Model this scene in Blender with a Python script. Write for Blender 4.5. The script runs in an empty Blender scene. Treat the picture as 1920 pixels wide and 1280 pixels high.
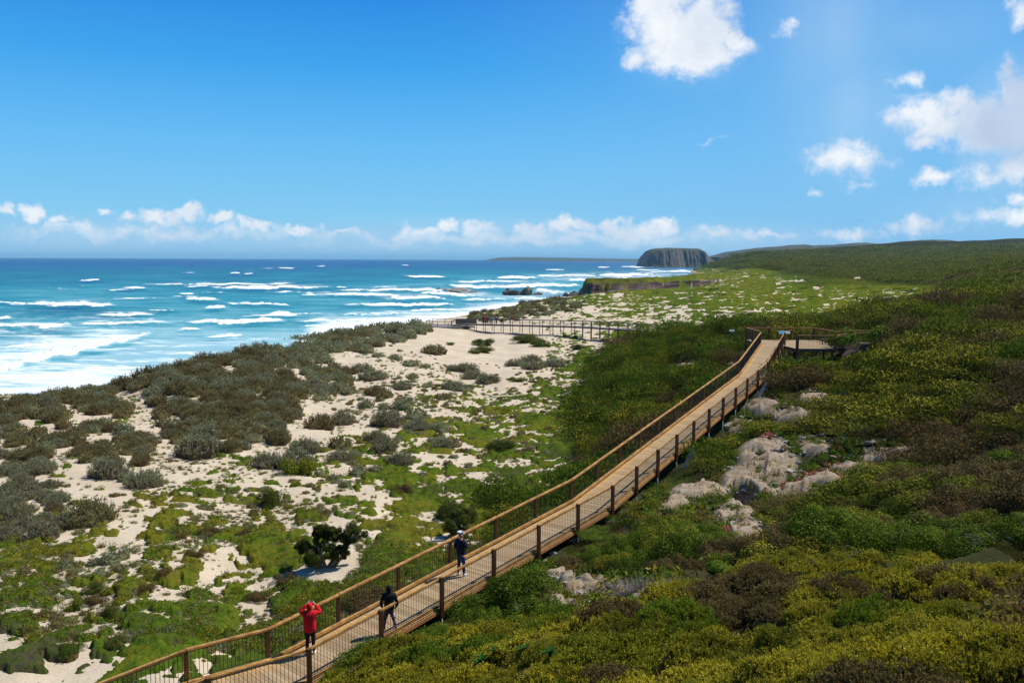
import bpy, bmesh, math, random
import numpy as np
from mathutils import Vector, Matrix
random.seed(7); rng = np.random.default_rng(11)
SC = bpy.context.scene; COL = SC.collection
CZ = 32.0            # camera height above the sea (sea level is z = 0)
F = 1600.0           # focal length in photo pixels (1920 wide)

# ------------------------------------------------------------------ camera
pitch = math.atan(154.1/F); roll = math.radians(0.264)
camd = bpy.data.cameras.new('camera'); cam = bpy.data.objects.new('camera', camd); COL.objects.link(cam)
camd.sensor_width = 36; camd.lens = F/1920*36; camd.clip_start = 0.3; camd.clip_end = 90000
Rm = Matrix.Rotation(math.pi/2 - pitch, 3, 'X') @ Matrix.Rotation(roll, 3, 'Z')
cam.matrix_world = Matrix.Translation((0, 0, CZ)) @ Rm.to_4x4()
SC.camera = cam
R3 = np.array(Rm)
def ray(px, py):
    d = np.array([(px-960)/F, (640-py)/F, -1.0])
    return R3 @ d
def pt(px, py, Y):
    d = ray(px, py); return np.array([0, 0, CZ]) + d*(Y/d[1])
def project(P):
    q = (np.asarray(P, float) - np.array([0, 0, CZ])) @ R3
    w = np.maximum(-q[..., 2], 1e-3)
    return 960 + F*q[..., 0]/w, 640 - F*q[..., 1]/w

# ------------------------------------------------------------------ noise
def _h(ix, iy, s):
    n = (ix*374761393 + iy*668265263 + s*1442695041) & 0xffffffff
    n = ((n ^ (n >> 13))*1274126177) & 0xffffffff
    return ((n ^ (n >> 16)) & 0xffff)/65535.0
def vnoise(x, y, s=0):
    x = np.asarray(x, float); y = np.asarray(y, float)
    ix = np.floor(x).astype(np.int64); iy = np.floor(y).astype(np.int64)
    fx = x-ix; fy = y-iy; fx = fx*fx*(3-2*fx); fy = fy*fy*(3-2*fy)
    a = _h(ix, iy, s); b = _h(ix+1, iy, s); c = _h(ix, iy+1, s); d = _h(ix+1, iy+1, s)
    return (a*(1-fx)+b*fx)*(1-fy) + (c*(1-fx)+d*fx)*fy
def fbm(x, y, s=0, o=4, g=0.5):
    v = 0; a = 1; t = 0
    for k in range(o):
        v = v + a*vnoise(x*2**k+17.3*k, y*2**k-9.1*k, s+k); t += a; a *= g
    return v/t
def sstep(a, b, x):
    t = np.clip((x-a)/(b-a), 0, 1); return t*t*(3-2*t)

# ------------------------------------------------------------------ object helpers
def tag(o, label=None, cat=None, group=None, kind=None):
    if label: o['label'] = label
    if cat: o['category'] = cat
    if group: o['group'] = group
    if kind: o['kind'] = kind
    return o
def link(name, me, mat=None, parent=None):
    o = bpy.data.objects.new(name, me); COL.objects.link(o)
    if mat is not None:
        for m in (mat if isinstance(mat, (list, tuple)) else [mat]): me.materials.append(m)
    if parent: o.parent = parent
    return o
def thing(name, label, cat, loc=(0, 0, 0), rz=0, group=None):
    o = bpy.data.objects.new(name, None); COL.objects.link(o); o.location = loc; o.rotation_euler.z = rz
    o.empty_display_size = 0.3
    return tag(o, label, cat, group)
def np_mesh(name, V, Fq, smooth=False, attrs=None, mi=None):
    V = np.asarray(V, np.float32); Fq = np.asarray(Fq, np.int32); n = Fq.shape[1]
    me = bpy.data.meshes.new(name)
    me.vertices.add(len(V)); me.vertices.foreach_set('co', V.ravel())
    me.loops.add(Fq.size); me.loops.foreach_set('vertex_index', Fq.ravel())
    me.polygons.add(len(Fq)); me.polygons.foreach_set('loop_start', np.arange(0, Fq.size, n, dtype=np.int32))
    if smooth: me.polygons.foreach_set('use_smooth', np.ones(len(Fq), bool))
    else: me.polygons.foreach_set('use_smooth', np.zeros(len(Fq), bool))
    if mi is not None: me.polygons.foreach_set('material_index', np.asarray(mi, np.int32))
    for k, (dom, arr) in (attrs or {}).items():
        arr = np.asarray(arr, np.float32)
        if arr.ndim == 1:
            a = me.attributes.new(k, 'FLOAT', dom); a.data.foreach_set('value', arr)
        else:
            a = me.attributes.new(k, 'FLOAT_VECTOR', dom); a.data.foreach_set('vector', arr.ravel())
    me.update(calc_edges=True); me.validate()
    return me

class MB:
    """collects boxes, tubes and sweeps; build() links them as one mesh"""
    def __init__(s): s.v = []; s.f = []
    def add(s, V, Fs):
        b = len(s.v); s.v += [tuple(map(float, q)) for q in V]; s.f += [tuple(b+i for i in f) for f in Fs]
    def beam(s, a, b, w, h, up=(0, 0, 1), cap=True):
        """box from a to b, width w sideways, height h along up"""
        a = Vector(a); b = Vector(b); d = (b-a).normalized(); u = Vector(up)
        sd = d.cross(u)
        if sd.length < 1e-4: sd = d.cross(Vector((0, 1, 0)))
        sd.normalize(); u = sd.cross(d).normalized()
        V = []
        for p in (a, b):
            for i, j in ((-1, -1), (1, -1), (1, 1), (-1, 1)): V.append(p + sd*(i*w/2) + u*(j*h/2))
        s.add(V, [(0, 1, 2, 3), (7, 6, 5, 4), (0, 4, 5, 1), (1, 5, 6, 2), (2, 6, 7, 3), (3, 7, 4, 0)])
    def box(s, c, sx, sy, sz, rz=0):
        c = Vector(c); V = []
        for k in (-1, 1):
            for i, j in ((-1, -1), (1, -1), (1, 1), (-1, 1)):
                x = i*sx/2; y = j*sy/2
                V.append(c + Vector((x*math.cos(rz)-y*math.sin(rz), x*math.sin(rz)+y*math.cos(rz), k*sz/2)))
        s.add(V, [(3, 2, 1, 0), (4, 5, 6, 7), (0, 1, 5, 4), (1, 2, 6, 5), (2, 3, 7, 6), (3, 0, 4, 7)])
    def tube(s, pts, rad, n=8, cap=True):
        pts = [Vector(p) for p in pts]; m = len(pts)
        rad = rad if isinstance(rad, (list, tuple)) else [rad]*m
        rings = []; ref = None
        for i, p in enumerate(pts):
            d = ((pts[min(i+1, m-1)]-pts[max(i-1, 0)])).normalized()
            if ref is None: ref = Vector((0, 0, 1)) if abs(d.z) < .9 else Vector((1, 0, 0))
            sd = d.cross(ref).normalized(); u = sd.cross(d).normalized(); ref = u
            rings.append([p + (sd*math.cos(t)+u*math.sin(t))*rad[i] for t in [2*math.pi*k/n for k in range(n)]])
        V = [q for r in rings for q in r]; Fs = []
        for i in range(m-1):
            for k in range(n):
                Fs.append((i*n+k, i*n+(k+1) % n, (i+1)*n+(k+1) % n, (i+1)*n+k))
        if cap: Fs.append(tuple(range(n-1, -1, -1))); Fs.append(tuple((m-1)*n+k for k in range(n)))
        s.add(V, Fs)
    def build(s, name, mat, parent=None, smooth=False, bevel=0):
        me = bpy.data.meshes.new(name); me.from_pydata(s.v, [], s.f); me.validate()
        if smooth:
            me.polygons.foreach_set('use_smooth', [True]*len(me.polygons))
        me.update()
        if bevel:
            bm = bmesh.new(); bm.from_mesh(me)
            bmesh.ops.bevel(bm, geom=list(bm.edges), offset=bevel, segments=2, profile=.6, affect='EDGES')
            bm.to_mesh(me); bm.free()
        return link(name, me, mat, parent)

# ------------------------------------------------------------------ material helpers
class NT:
    def __init__(s, tree): s.t = tree
    def n(s, typ, **kw):
        nd = s.t.nodes.new(typ)
        for k, v in kw.items():
            if k.startswith('i_'):
                key = k[2:]; key = int(key) if key.isdigit() else key
                s.set(nd, key, v)
            else: setattr(nd, k, v)
        return nd
    def set(s, nd, key, v):
        inp = nd.inputs[key]
        if isinstance(v, bpy.types.NodeSocket): s.t.links.new(v, inp)
        elif isinstance(v, bpy.types.Node): s.t.links.new(v.outputs[0], inp)
        else: inp.default_value = v
    def math(s, op, a, b=0.0, c=0.0, clamp=False):
        nd = s.t.nodes.new('ShaderNodeMath'); nd.operation = op; nd.use_clamp = clamp
        s.set(nd, 0, a); s.set(nd, 1, b); s.set(nd, 2, c); return nd.outputs[0]
    def vmath(s, op, a, b=(0, 0, 0)):
        nd = s.t.nodes.new('ShaderNodeVectorMath'); nd.operation = op
        s.set(nd, 0, a); s.set(nd, 1, b); return nd
    def rng(s, v, a, b, c=0.0, d=1.0, smooth=True):
        nd = s.t.nodes.new('ShaderNodeMapRange'); nd.interpolation_type = 'SMOOTHSTEP' if smooth else 'LINEAR'
        s.set(nd, 0, v); s.set(nd, 1, a); s.set(nd, 2, b); s.set(nd, 3, c); s.set(nd, 4, d); return nd.outputs[0]
    def mix(s, f, a, b, mode='MIX'):
        nd = s.t.nodes.new('ShaderNodeMix'); nd.data_type = 'RGBA'; nd.blend_type = mode
        s.set(nd, 0, f); 
        for key, v in ((6, a), (7, b)):
            if isinstance(v, (tuple, list)) and len(v) == 3: v = (*v, 1)
            s.set(nd, key, v)
        return nd.outputs[2]
    def noise(s, vec, scale, detail=3, rough=.55, dist=0):
        nd = s.t.nodes.new('ShaderNodeTexNoise'); s.set(nd, 'Scale', scale); s.set(nd, 'Detail', detail)
        s.set(nd, 'Roughness', rough); s.set(nd, 'Distortion', dist)
        if vec is not None: s.set(nd, 'Vector', vec)
        return nd.outputs[0]
    def scale(s, vec, sc):
        nd = s.t.nodes.new('ShaderNodeMapping'); s.set(nd, 0, vec); nd.inputs['Scale'].default_value = sc; return nd.outputs[0]
    def attr(s, name, out='Fac'):
        nd = s.t.nodes.new('ShaderNodeAttribute'); nd.attribute_name = name; return nd.outputs[out]
    def bump(s, h, strength=.5, dist=.05):
        nd = s.t.nodes.new('ShaderNodeBump'); s.set(nd, 'Height', h); nd.inputs['Strength'].default_value = strength
        nd.inputs['Distance'].default_value = dist; return nd.outputs[0]
def new_mat(name):
    m = bpy.data.materials.new(name); m.use_nodes = True; t = m.node_tree
    b = t.nodes['Principled BSDF']; return m, NT(t), b
def objco(N):
    return N.n('ShaderNodeTexCoord').outputs['Object']
def geoco(N):
    return N.n('ShaderNodeNewGeometry').outputs['Position']
def plain(name, c, rough=.7, var=.15, scale=6, spec=.3, bump=0.0, metal=0):
    m, N, b = new_mat(name); co = objco(N)
    f = N.noise(co, scale, 4)
    N.set(b, 'Base Color', N.mix(N.rng(f, .3, .7), tuple(x*(1-var) for x in c), tuple(min(1, x*(1+var)) for x in c)))
    b.inputs['Roughness'].default_value = rough; b.inputs['Specular IOR Level'].default_value = spec
    b.inputs['Metallic'].default_value = metal
    if bump: N.set(b, 'Normal', N.bump(N.noise(co, scale*3, 4), bump, .02))
    return m
SKY_SAT = 1.15; EXPO = 0.06; HAZE = 3.2e-5
# ------------------------------------------------------------------ terrain: surveyed points (bearing px, distance Y, height below camera)
CP = {
 -1000: [(3,-3),(12,-9),(20,-12),(45,-14),(90,-14.5),(110,-22),(140,-31),(200,-34),(1000,-40),(6500,-60)],
 -300: [(3,-3),(12,-9.5),(20,-12.6),(27,-13.4),(45,-14.2),(72,-14),(88,-17),(115,-27),(140,-31.8),(200,-34),(1000,-40),(6500,-60)],
 0: [(3,-3),(12,-10),(20,-13),(27,-13.6),(45,-14.3),(65,-14.8),(86,-14.5),(100,-16.5),(130,-26),(160,-31.8),(200,-33.5),(1000,-40),(6500,-60)],
 300: [(4,-4),(10,-9),(18,-12.6),(25,-13.3),(45,-14.3),(70,-15),(92,-14.9),(107,-14.5),(130,-17.5),(170,-28.5),(205,-32),(260,-34.5),(1000,-40)],
 450: [(22,-13.2),(126,-14.9),(145,-17),(200,-28)],
 600: [(4,-3.6),(8,-6.5),(14,-8.9),(18,-10),(21.5,-12),(25,-13.3),(32,-13.8),(45,-14.5),(70,-15.2),(110,-15.3),(145,-14.5),(175,-17),(230,-27.5),(300,-31.2),(340,-31.9),(400,-33),(1000,-40),(6500,-60)],
 760: [(18,-9.4),(22,-10.6),(26.5,-13),(30,-13.3),(200,-15.6),(240,-18),(330,-28.5),(420,-32),(600,-34.5)],
 900: [(3,-2.7),(8,-5.3),(14,-7.8),(20,-9.7),(26,-11.6),(31,-13.1),(40,-14),(60,-15.2),(100,-15.9),(150,-16),(205,-16.8),(268,-17.2),(310,-19.5),(420,-29),(510,-32),(700,-34.5),(1500,-42),(6500,-60)],
 1010: [(34,-12.4),(50,-14.7),(75,-15.4),(120,-15.6),(360,-18.6),(450,-23),(620,-31.5),(800,-35)],
 1100: [(4,-3.2),(8,-5.1),(14,-7.0),(20,-8.9),(27,-10.8),(36,-12.3),(45,-13.8),(60,-14.8),(75,-15.2),(100,-15.5),(150,-15.6),(220,-15.9),(330,-16.8),(430,-19.4),(600,-26),(660,-27),(800,-33),(1500,-40),(6500,-60)],
 1200: [(42,-12.2),(50,-13),(60,-13.8),(75,-13.6),(95,-12.8),(125,-13.2),(160,-14.8),(250,-15.7),(600,-22),(700,-25),(780,-26),(950,-33)],
 1300: [(5,-3.5),(10,-5.6),(15,-6.8),(20,-8),(26,-9.6),(33,-11.1),(42,-11.9),(50,-11.8),(60,-12.4),(75,-12),(88,-11.3),(100,-10.5),(125,-11.9),(150,-13),(220,-14.1),(350,-16),(520,-18.5),(620,-21.5),(680,-23),(850,-20),(1000,-17),(1250,-24),(1400,-33),(6500,-60)],
 1350: [(600,-17.5),(1000,-16),(1250,-23),(1500,-33),(3500,-45)],
 1400: [(45,-11.3),(58,-10.7),(75,-9.7),(100,-9.6),(200,-13.1),(600,-16.8),(900,-13.5),(1300,-9),(2000,1),(2500,13),(3200,-6),(3900,-36),(6500,-50)],
 1500: [(3,-2.4),(8,-4.5),(12,-5.7),(17,-6.5),(20,-7.6),(25,-9.3),(32,-10.3),(42,-10.8),(50,-10),(58,-9.3),(66,-9.6),(74,-9.9),(85,-9.6),(110,-9.9),(150,-11.5),(250,-14),(400,-16),(600,-14.7),(900,-11),(1500,-1),(2200,14),(3000,33),(4500,10),(6500,0)],
 1600: [(58,-8.9),(66,-9.1),(79,-8.9),(92,-8.2),(110,-8.6)],
 1700: [(3,-2.3),(8,-4.2),(12,-5.5),(17,-6.3),(20,-7.4),(25,-8.8),(32,-9.4),(39,-9.4),(45,-8.6),(58,-7.9),(75,-7.2),(110,-7.8),(170,-9.2),(230,-10.4),(400,-11),(700,-7),(1200,1),(2200,22),(3500,74),(5000,40),(6500,10)],
 1920: [(3,-2.2),(8,-4),(12,-5.3),(17,-6),(20,-7),(25,-8),(32,-8.2),(40,-7.9),(58,-6.8),(75,-6.4),(110,-6.3),(170,-6.5),(300,-5),(700,2),(1500,16),(2500,50),(3500,90),(5000,50),(6500,10)],
 2600: [(3,-2),(12,-5),(25,-7),(58,-6),(110,-5),(300,-2),(1500,30),(3500,110),(6500,40)],
}
A = []; G = []
US = 5.0
for px, rows in CP.items():
    u = (px-960)/F
    for Y, z in rows:
        A.append((u*US, math.log(Y))); G.append(z/Y)
A = np.array(A); G = np.array(G)
def _k(r2):
    return 0.5*r2*np.log(np.maximum(r2, 1e-12))
n = len(A); d2 = ((A[:, None]-A[None])**2).sum(-1)
K = np.zeros((n+3, n+3)); K[:n, :n] = _k(d2) + 2e-4*np.eye(n)
K[:n, n] = 1; K[:n, n+1:] = A; K[n:, :n] = K[:n, n:].T
W = np.linalg.solve(K, np.concatenate([G, [0, 0, 0]]))
def tps(u, t):
    sh = u.shape; q = np.stack([u.ravel()*US, t.ravel()], 1); out = np.zeros(len(q))
    for i in range(0, len(q), 60000):
        s = q[i:i+60000]; r2 = ((s[:, None]-A[None])**2).sum(-1)
        out[i:i+60000] = _k(r2) @ W[:n] + W[n] + s @ W[n+1:]
    return out.reshape(sh)

# the fan grid
uu = np.concatenate([np.linspace(-1.9, -.68, 50)[:-1], np.linspace(-.68, .68, 860), np.linspace(.68, 1.9, 50)[1:]])
tt = np.linspace(math.log(2.0), math.log(6500), 1250)
# coarse tps then bilinear refinement
cu = np.linspace(-1.9, 1.9, 420); ct = np.linspace(tt[0], tt[-1], 300)
CG = tps(*np.meshgrid(cu, ct))
def coarse(u, t):
    fu = np.clip((u-cu[0])/(cu[1]-cu[0]), 0, len(cu)-1.001); ft = np.clip((t-ct[0])/(ct[1]-ct[0]), 0, len(ct)-1.001)
    i = fu.astype(int); j = ft.astype(int); a = fu-i; b = ft-j
    return (CG[j, i]*(1-a)+CG[j, i+1]*a)*(1-b) + (CG[j+1, i]*(1-a)+CG[j+1, i+1]*a)*b
UU, TT = np.meshgrid(uu, tt); YY = np.exp(TT); XX = UU*YY
ZB = coarse(UU, TT)*YY     # relative to the camera
# dune and heath relief
amp = 0.42*sstep(14, 40, YY) * (1-0*YY)
hum = (fbm(XX/9, YY/9, 3, 4)-.5)*2*amp + (fbm(XX/2.6, YY/2.6, 9, 3)-.5)*.28*sstep(18, 30, YY)*(1-sstep(150, 400, YY))
hum += (fbm(XX/60, YY/60, 21, 4)-.5)*2*1.6*sstep(120, 400, YY)*sstep(-31, -20, ZB)
hum += (np.abs(fbm(XX/420, YY/420, 31, 4)-.5)*-2+.25)*22*sstep(900, 2600, YY)*sstep(-20, 5, ZB)
# wind-combed mounds of the heath
hz_ = sstep(.0, .14, UU-np.interp(YY, [10, 30, 60, 120], [-.3, .02, .2, .12]))*sstep(9, 14, YY)*(1-sstep(500, 900, YY))
ca_, sa_ = math.cos(.35), math.sin(.35); XR = XX*ca_+YY*sa_; YR = -XX*sa_+YY*ca_
hum += ((np.abs(fbm(XR/17, YR/5.0, 131, 3)-.5)*-2+.3)*(1.9+1.1*sstep(30, 50, YY)) + (fbm(XR/5, YR/2.2, 137, 2)-.5)*.5)*hz_*(1-.92*np.exp(-((XX-28)/9.)**2-((YY-76)/12.)**2))
hum *= sstep(-36, -29, ZB)
ZR = ZB + hum
# headland shelf behind the beach: a low limestone step facing the camera
px_grid = 960 + F*UU
shelf_c = np.interp(px_grid.ravel(), [1085, 1110, 1180, 1260, 1330, 1370], [755, 700, 690, 700, 720, 740]).reshape(px_grid.shape)
inside = sstep(1083, 1100, px_grid)*(1-sstep(1345, 1400, px_grid))
top = (fbm(px_grid/9, px_grid*0+2, 83, 3)-.5)*2.2+np.interp(px_grid.ravel(), [1085, 1150, 1250, 1330, 1400], [-20.3, -19.4, -18.0, -16.8, -15.5]).reshape(px_grid.shape)
jit = (fbm(XX/14, YY*0+3, 77, 4)-.5)*26
shelf = sstep(0, 6, YY-shelf_c-jit)*(1-sstep(190, 330, YY-shelf_c))*inside
ZR = ZR*(1-shelf) + (np.maximum(ZR, top+hum*.4))*shelf
# ------------------------------------------------------------------ boardwalk survey (needed by the terrain: nothing may poke through the deck)
def P3(px, py, Y): return Vector(pt(px, py, Y))
RB = [P3(389-190*1.9, 1268+75*1.9, 20.4), P3(389, 1268, 22.6), P3(576, 1214, 24.75), P3(1146, 909.5, 39.1), P3(1438, 679, 65.2), P3(1470, 624, 80.0)]
RB = [p - Vector((0, 0, 1.15)) for p in RB]      # deck level along the right edge
DW = 2.05
def offset(poly, w):
    out = []
    for i, p in enumerate(poly):
        a = poly[max(i-1, 0)]; b = poly[min(i+1, len(poly)-1)]
        d1 = (p-a); d2 = (b-p)
        d1.z = d2.z = 0
        if d1.length < 1e-6: d1 = d2
        if d2.length < 1e-6: d2 = d1
        d1.normalize(); d2.normalize(); m = (d1+d2).normalized()
        nrm = Vector((-m.y, m.x, 0)); c = max(.4, m.dot(d1))
        out.append(p + nrm*(w/c))
    return out
LB = offset(RB, DW)
def carve(ZR, poly, w, gap, zoff=0.0):
    """keep the ground at least gap below a deck that runs along poly"""
    for a, b in zip(poly[:-1], poly[1:]):
        ax, ay, bx, by = a.x, a.y, b.x, b.y; L2 = (bx-ax)**2+(by-ay)**2
        t = np.clip(((XX-ax)*(bx-ax)+(YY-ay)*(by-ay))/L2, 0, 1)
        dist = np.hypot(XX-(ax+t*(bx-ax)), YY-(ay+t*(by-ay)))
        dz = a.z + t*(b.z-a.z) - CZ - gap
        lim = dz + np.maximum(0, dist-w)*1.3
        ZR = np.minimum(ZR, np.where(dist < w+2.2, lim, 1e9))
    return ZR
CB = [(a+b)/2 for a, b in zip(LB, RB)]
ZR = carve(ZR, CB, 1.3, .62)
def cb_dist(x, y, poly=None):
    d = np.full(np.shape(x), 1e9)
    for a, b in zip((poly or CB)[:-1], (poly or CB)[1:]):
        L2 = (b.x-a.x)**2+(b.y-a.y)**2
        t = np.clip(((x-a.x)*(b.x-a.x)+(y-a.y)*(b.y-a.y))/L2, 0, 1)
        d = np.minimum(d, np.hypot(x-(a.x+t*(b.x-a.x)), y-(a.y+t*(b.y-a.y))))
    return d
# lookout platform at the top of the ramp, far walkway and far platform (deck levels)
DZ = RB[-1].z
PLAT = [Vector((23.7, 81.2, DZ)), Vector((23.6, 85.6, DZ)), Vector((30.4, 85.6, DZ)), Vector((31.3, 81.5, DZ)), Vector((29.4, 77.0, DZ)), Vector((25.75, 77.0, DZ)), Vector((25.45, 80.0, DZ))]
ZR = carve(ZR, [Vector((23.6, 82.8, DZ)), Vector((31.8, 82.8, DZ))], 3.4, .75)
ZR = carve(ZR, [Vector((26.4, 78.6, DZ)), Vector((31.5, 78.6, DZ))], 2.2, .75)
ZR = carve(ZR, [Vector((31.0, 80.6, DZ)), Vector((36.8, 81.6, DZ+.15))], 1.3, .35)
FA = P3(868, 606.5, 203); FBk = P3(1085, 611.5, 174); FC = P3(1245, 621, 150)
FW = [FA, FBk, FC]
ZR = carve(ZR, FW, 1.6, .7)
FPZ = P3(830, 612, 200).z
ZR = carve(ZR, [Vector((-19, 205, FPZ)), Vector((-9, 204, FPZ))], 5.5, .35)

def gz(x, y):
    """ground height in world metres"""
    x = np.asarray(x, float); y = np.maximum(np.asarray(y, float), 2.01); u = x/y; t = np.log(y)
    i = np.clip(np.searchsorted(uu, u)-1, 0, len(uu)-2); ft = np.clip((t-tt[0])/(tt[1]-tt[0]), 0, len(tt)-1.001)
    j = ft.astype(int); b = ft-j; a = np.clip((u-uu[i])/(uu[i+1]-uu[i]), 0, 1)
    return CZ + (ZR[j, i]*(1-a)+ZR[j, i+1]*a)*(1-b) + (ZR[j+1, i]*(1-a)+ZR[j+1, i+1]*a)*b
_hp = None
def _dig(px, py, rx, ry, dep):
    global ZR
    p = hit(px, py, 14)
    if p is None: return
    q = np.hypot((XX-p.x)/rx, (YY-p.y)/ry); ZR = ZR-dep*(1-sstep(.6, 1.1, q))
_ys = np.exp(np.linspace(math.log(4), math.log(6000), 1500))
def hit(px, py, ymin=4):
    """first ground point seen along a photo direction"""
    d = ray(px, py); s = _ys/d[1]; X = d[0]*s; Z = CZ+d[2]*s
    g = gz(X, _ys); w = np.nonzero((g >= Z) & (_ys > ymin))[0]
    if len(w) == 0: return None
    k = w[0]; return Vector((X[k], _ys[k], g[k]))

_dig(1392, 926, .75, 1.0, 1.3)
# ------------------------------------------------------------------ ground materials
def sand_colour(N, co):
    f1 = N.noise(co, .35, 5); f2 = N.noise(co, 9, 3)
    c = N.mix(N.rng(f1, .35, .7), (.54, .44, .31), (.63, .53, .395))
    c = N.mix(N.rng(f2, .35, .75, 0, .45), c, (.38, .30, .205)); f3 = N.noise(co, 2.6, 6, .75)
    return N.mix(N.rng(f3, .56, .74, 0, .55), c, (.34, .26, .17))
# ------------------------------------------------------------------ what grows where (survey of the plant cover, in bearings and heights of the photo's rays)
PX, PY = project(np.stack([XX, YY, ZR+CZ], -1))
def gsum(pts, px, py, power=2.5):
    num = 0; den = 1e-9
    for x, y, rx, ry, v in pts:
        w = 1/(((px-x)/rx)**2+((py-y)/ry)**2+.02)**power
        num = num+w*v; den = den+w
    return num/den
# (px, py, rx, ry, green share)   0 bare sand .. 1 closed green
GREEN = [(880,640,60,22,-.4),(960,665,50,25,-.4),(940,710,40,14,-.3),(850,625,40,10,-.4),(700,740,60,30,.05),(560,720,50,30,.0),(620,770,50,30,.02),(770,700,60,20,.2),
 (860,740,60,20,.25),(900,790,60,25,.5),(960,830,60,25,.58),(1000,770,50,20,.55),(1040,730,40,20,.5),(900,870,60,30,.6),(960,900,60,30,.85),(1040,850,40,40,.95),(820,830,40,20,.3),
 (760,900,60,30,.55),(850,940,60,25,.7),(700,960,60,20,.5),(640,900,40,30,.25),(560,950,60,30,.45),(480,900,60,30,.3),(400,960,80,30,.5),(470,1000,60,20,.6),(330,990,60,20,.55),(250,970,40,20,.3),
 (215,960,15,60,-.1),(200,1060,80,15,.2),(60,1040,60,15,.6),(150,1100,80,15,.3),(330,1080,80,20,.5),(480,1060,60,30,.75),(430,1110,40,20,.45),(260,1120,80,30,.5),(380,1180,80,25,.65),(100,1160,100,20,.5),
 (30,1150,60,20,.6),(60,1240,80,20,.5),(230,1190,60,20,.55),(300,1240,100,20,.6),(140,1230,40,15,.35),(590,1080,50,14,-.35),(640,1060,40,15,-.2),(560,1120,50,12,.9),(440,1150,40,15,.8),(480,1180,60,15,.6),(400,1215,60,20,.8),
 (720,1080,50,30,.9),(640,1150,50,20,.9),(780,1050,40,20,.75),(740,1000,50,12,.7),(640,1040,30,10,-.1),(800,980,50,15,.4),(860,1000,40,20,.6),(950,950,60,30,1),
 (100,900,60,50,.15),(40,860,60,60,.2),(200,860,100,30,.1),(330,840,80,30,.1),(430,760,80,40,.1),(300,740,80,20,.1),(100,800,80,30,.15),(560,830,60,30,.1),(700,860,30,30,.35),
 (1000,690,40,20,.3),(1060,660,30,20,.4),(1120,650,20,20,.5),(1000,640,20,8,.1),(1080,700,30,30,.8),(1150,760,60,60,1.3),(1200,680,60,30,1.3),
 (1000,610,60,12,.25),(1070,600,40,10,.3),(1150,600,60,12,.62),(1250,600,60,12,.66),(1150,570,60,8,.6),(1100,580,40,8,.5),(950,590,50,6,.35),(1250,570,60,8,.72),(1350,560,80,10,.8),(1300,620,60,8,.7),
 (1350,590,60,12,.74),(1450,570,80,12,.84),(1450,595,60,8,.74),(1550,560,80,12,.84),(1650,550,80,8,.82),(1650,570,60,6,.80),(1720,563,30,5,.6),(1770,562,40,5,.78),(1550,595,60,8,.9),(1350,530,60,6,.72),(1450,525,40,5,.7),
 (1250,530,60,6,.9),(1180,528,60,5,1),(1400,510,60,5,.9),(1550,530,60,6,1),(1500,500,80,10,1.1),(1700,510,100,15,1.1),(1880,530,60,15,1.1),(1800,600,80,20,1.3),(1600,640,60,15,1.3),(1750,700,200,60,1.5),
 (1500,760,60,30,1.3),(1300,900,100,60,1.5),(1700,900,150,60,1.5),(1200,1050,200,60,1.5),(1600,1150,300,80,1.5),(900,1200,150,50,1.5),(1100,620,30,5,.4),(1370,640,40,20,1.2),(1500,640,60,20,1.3),(1250,760,60,40,1.4)]
inv = (np.abs(UU) < .66) & (YY > 14) & (YY < 2500)
GR = np.full(XX.shape, 1.2)
GR[inv] = gsum(GREEN, PX[inv], PY[inv])
# patches and bare places one can point to: (px, py, half width, half height, +/-)
PATCH = [(193,1000,28,9,1),(190,985,26,6,1),(290,1010,28,6,1),(318,975,24,9,1),(330,965,22,7,1),(300,1005,40,9,1),(295,1038,26,7,1),(150,945,18,9,1),(153,925,18,6,-1),(580,972,28,13,1),(505,1015,26,28,1),(530,1045,30,30,1),(480,1050,20,18,1),
 (435,1118,30,17,1),(560,1108,38,16,1),(610,1118,40,24,1),(530,1140,36,22,1),(360,1075,22,26,1),(320,1085,20,24,1),(300,1200,55,34,1),(350,1190,60,26,1),(430,1170,28,14,1),(240,1110,35,20,1),(360,1130,26,28,1),(270,1180,46,30,1),(495,1190,40,12,1),
 (25,1242,55,17,1),(30,1178,50,16,1),(110,1228,34,16,1),(40,1060,60,10,1),(130,1035,70,10,1),(705,985,30,10,1),(770,990,45,13,1),(750,1010,30,10,1),(720,1050,45,20,1),(710,1090,40,30,1),(655,1120,26,24,1),(780,1060,40,20,1),
 (735,890,36,26,1),(790,945,40,14,1),(850,915,60,12,1),(880,960,50,16,1),(900,830,36,12,1),(940,850,30,9,1),(880,800,30,8,1),(1000,790,30,10,1),(1035,735,22,10,1),(820,840,30,16,1),(655,935,20,10,1),(420,1000,60,10,1),
 (600,1070,60,10,-1),(650,1085,32,16,-1),(560,1085,26,12,-1),(540,1160,45,5,-1),(330,1215,30,5,-1),(470,1135,30,5,-1),(205,945,12,50,-1),(170,1050,50,6,-1),(300,1060,60,6,-1),(620,760,50,26,-1),(560,700,26,16,-1),(700,700,40,8,-1),(250,740,24,8,-1),(590,800,30,16,-1),(520,880,40,9,-1),
 (300,890,60,9,-1),(560,920,60,6,-1),(130,1170,60,5,-1),(140,1205,40,5,-1),(250,1150,50,5,-1),(820,770,30,6,-1),(700,925,40,5,-1),(990,1000,10,6,-1),(845,1000,20,6,-1)]
wx = (fbm(XX/3.1, YY/3.1, 41, 3)-.5)*34; wy = (fbm(XX/3.1, YY/3.1, 47, 3)-.5)*17
pv = np.zeros(XX.shape)
near = inv & (YY < 260)
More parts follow.
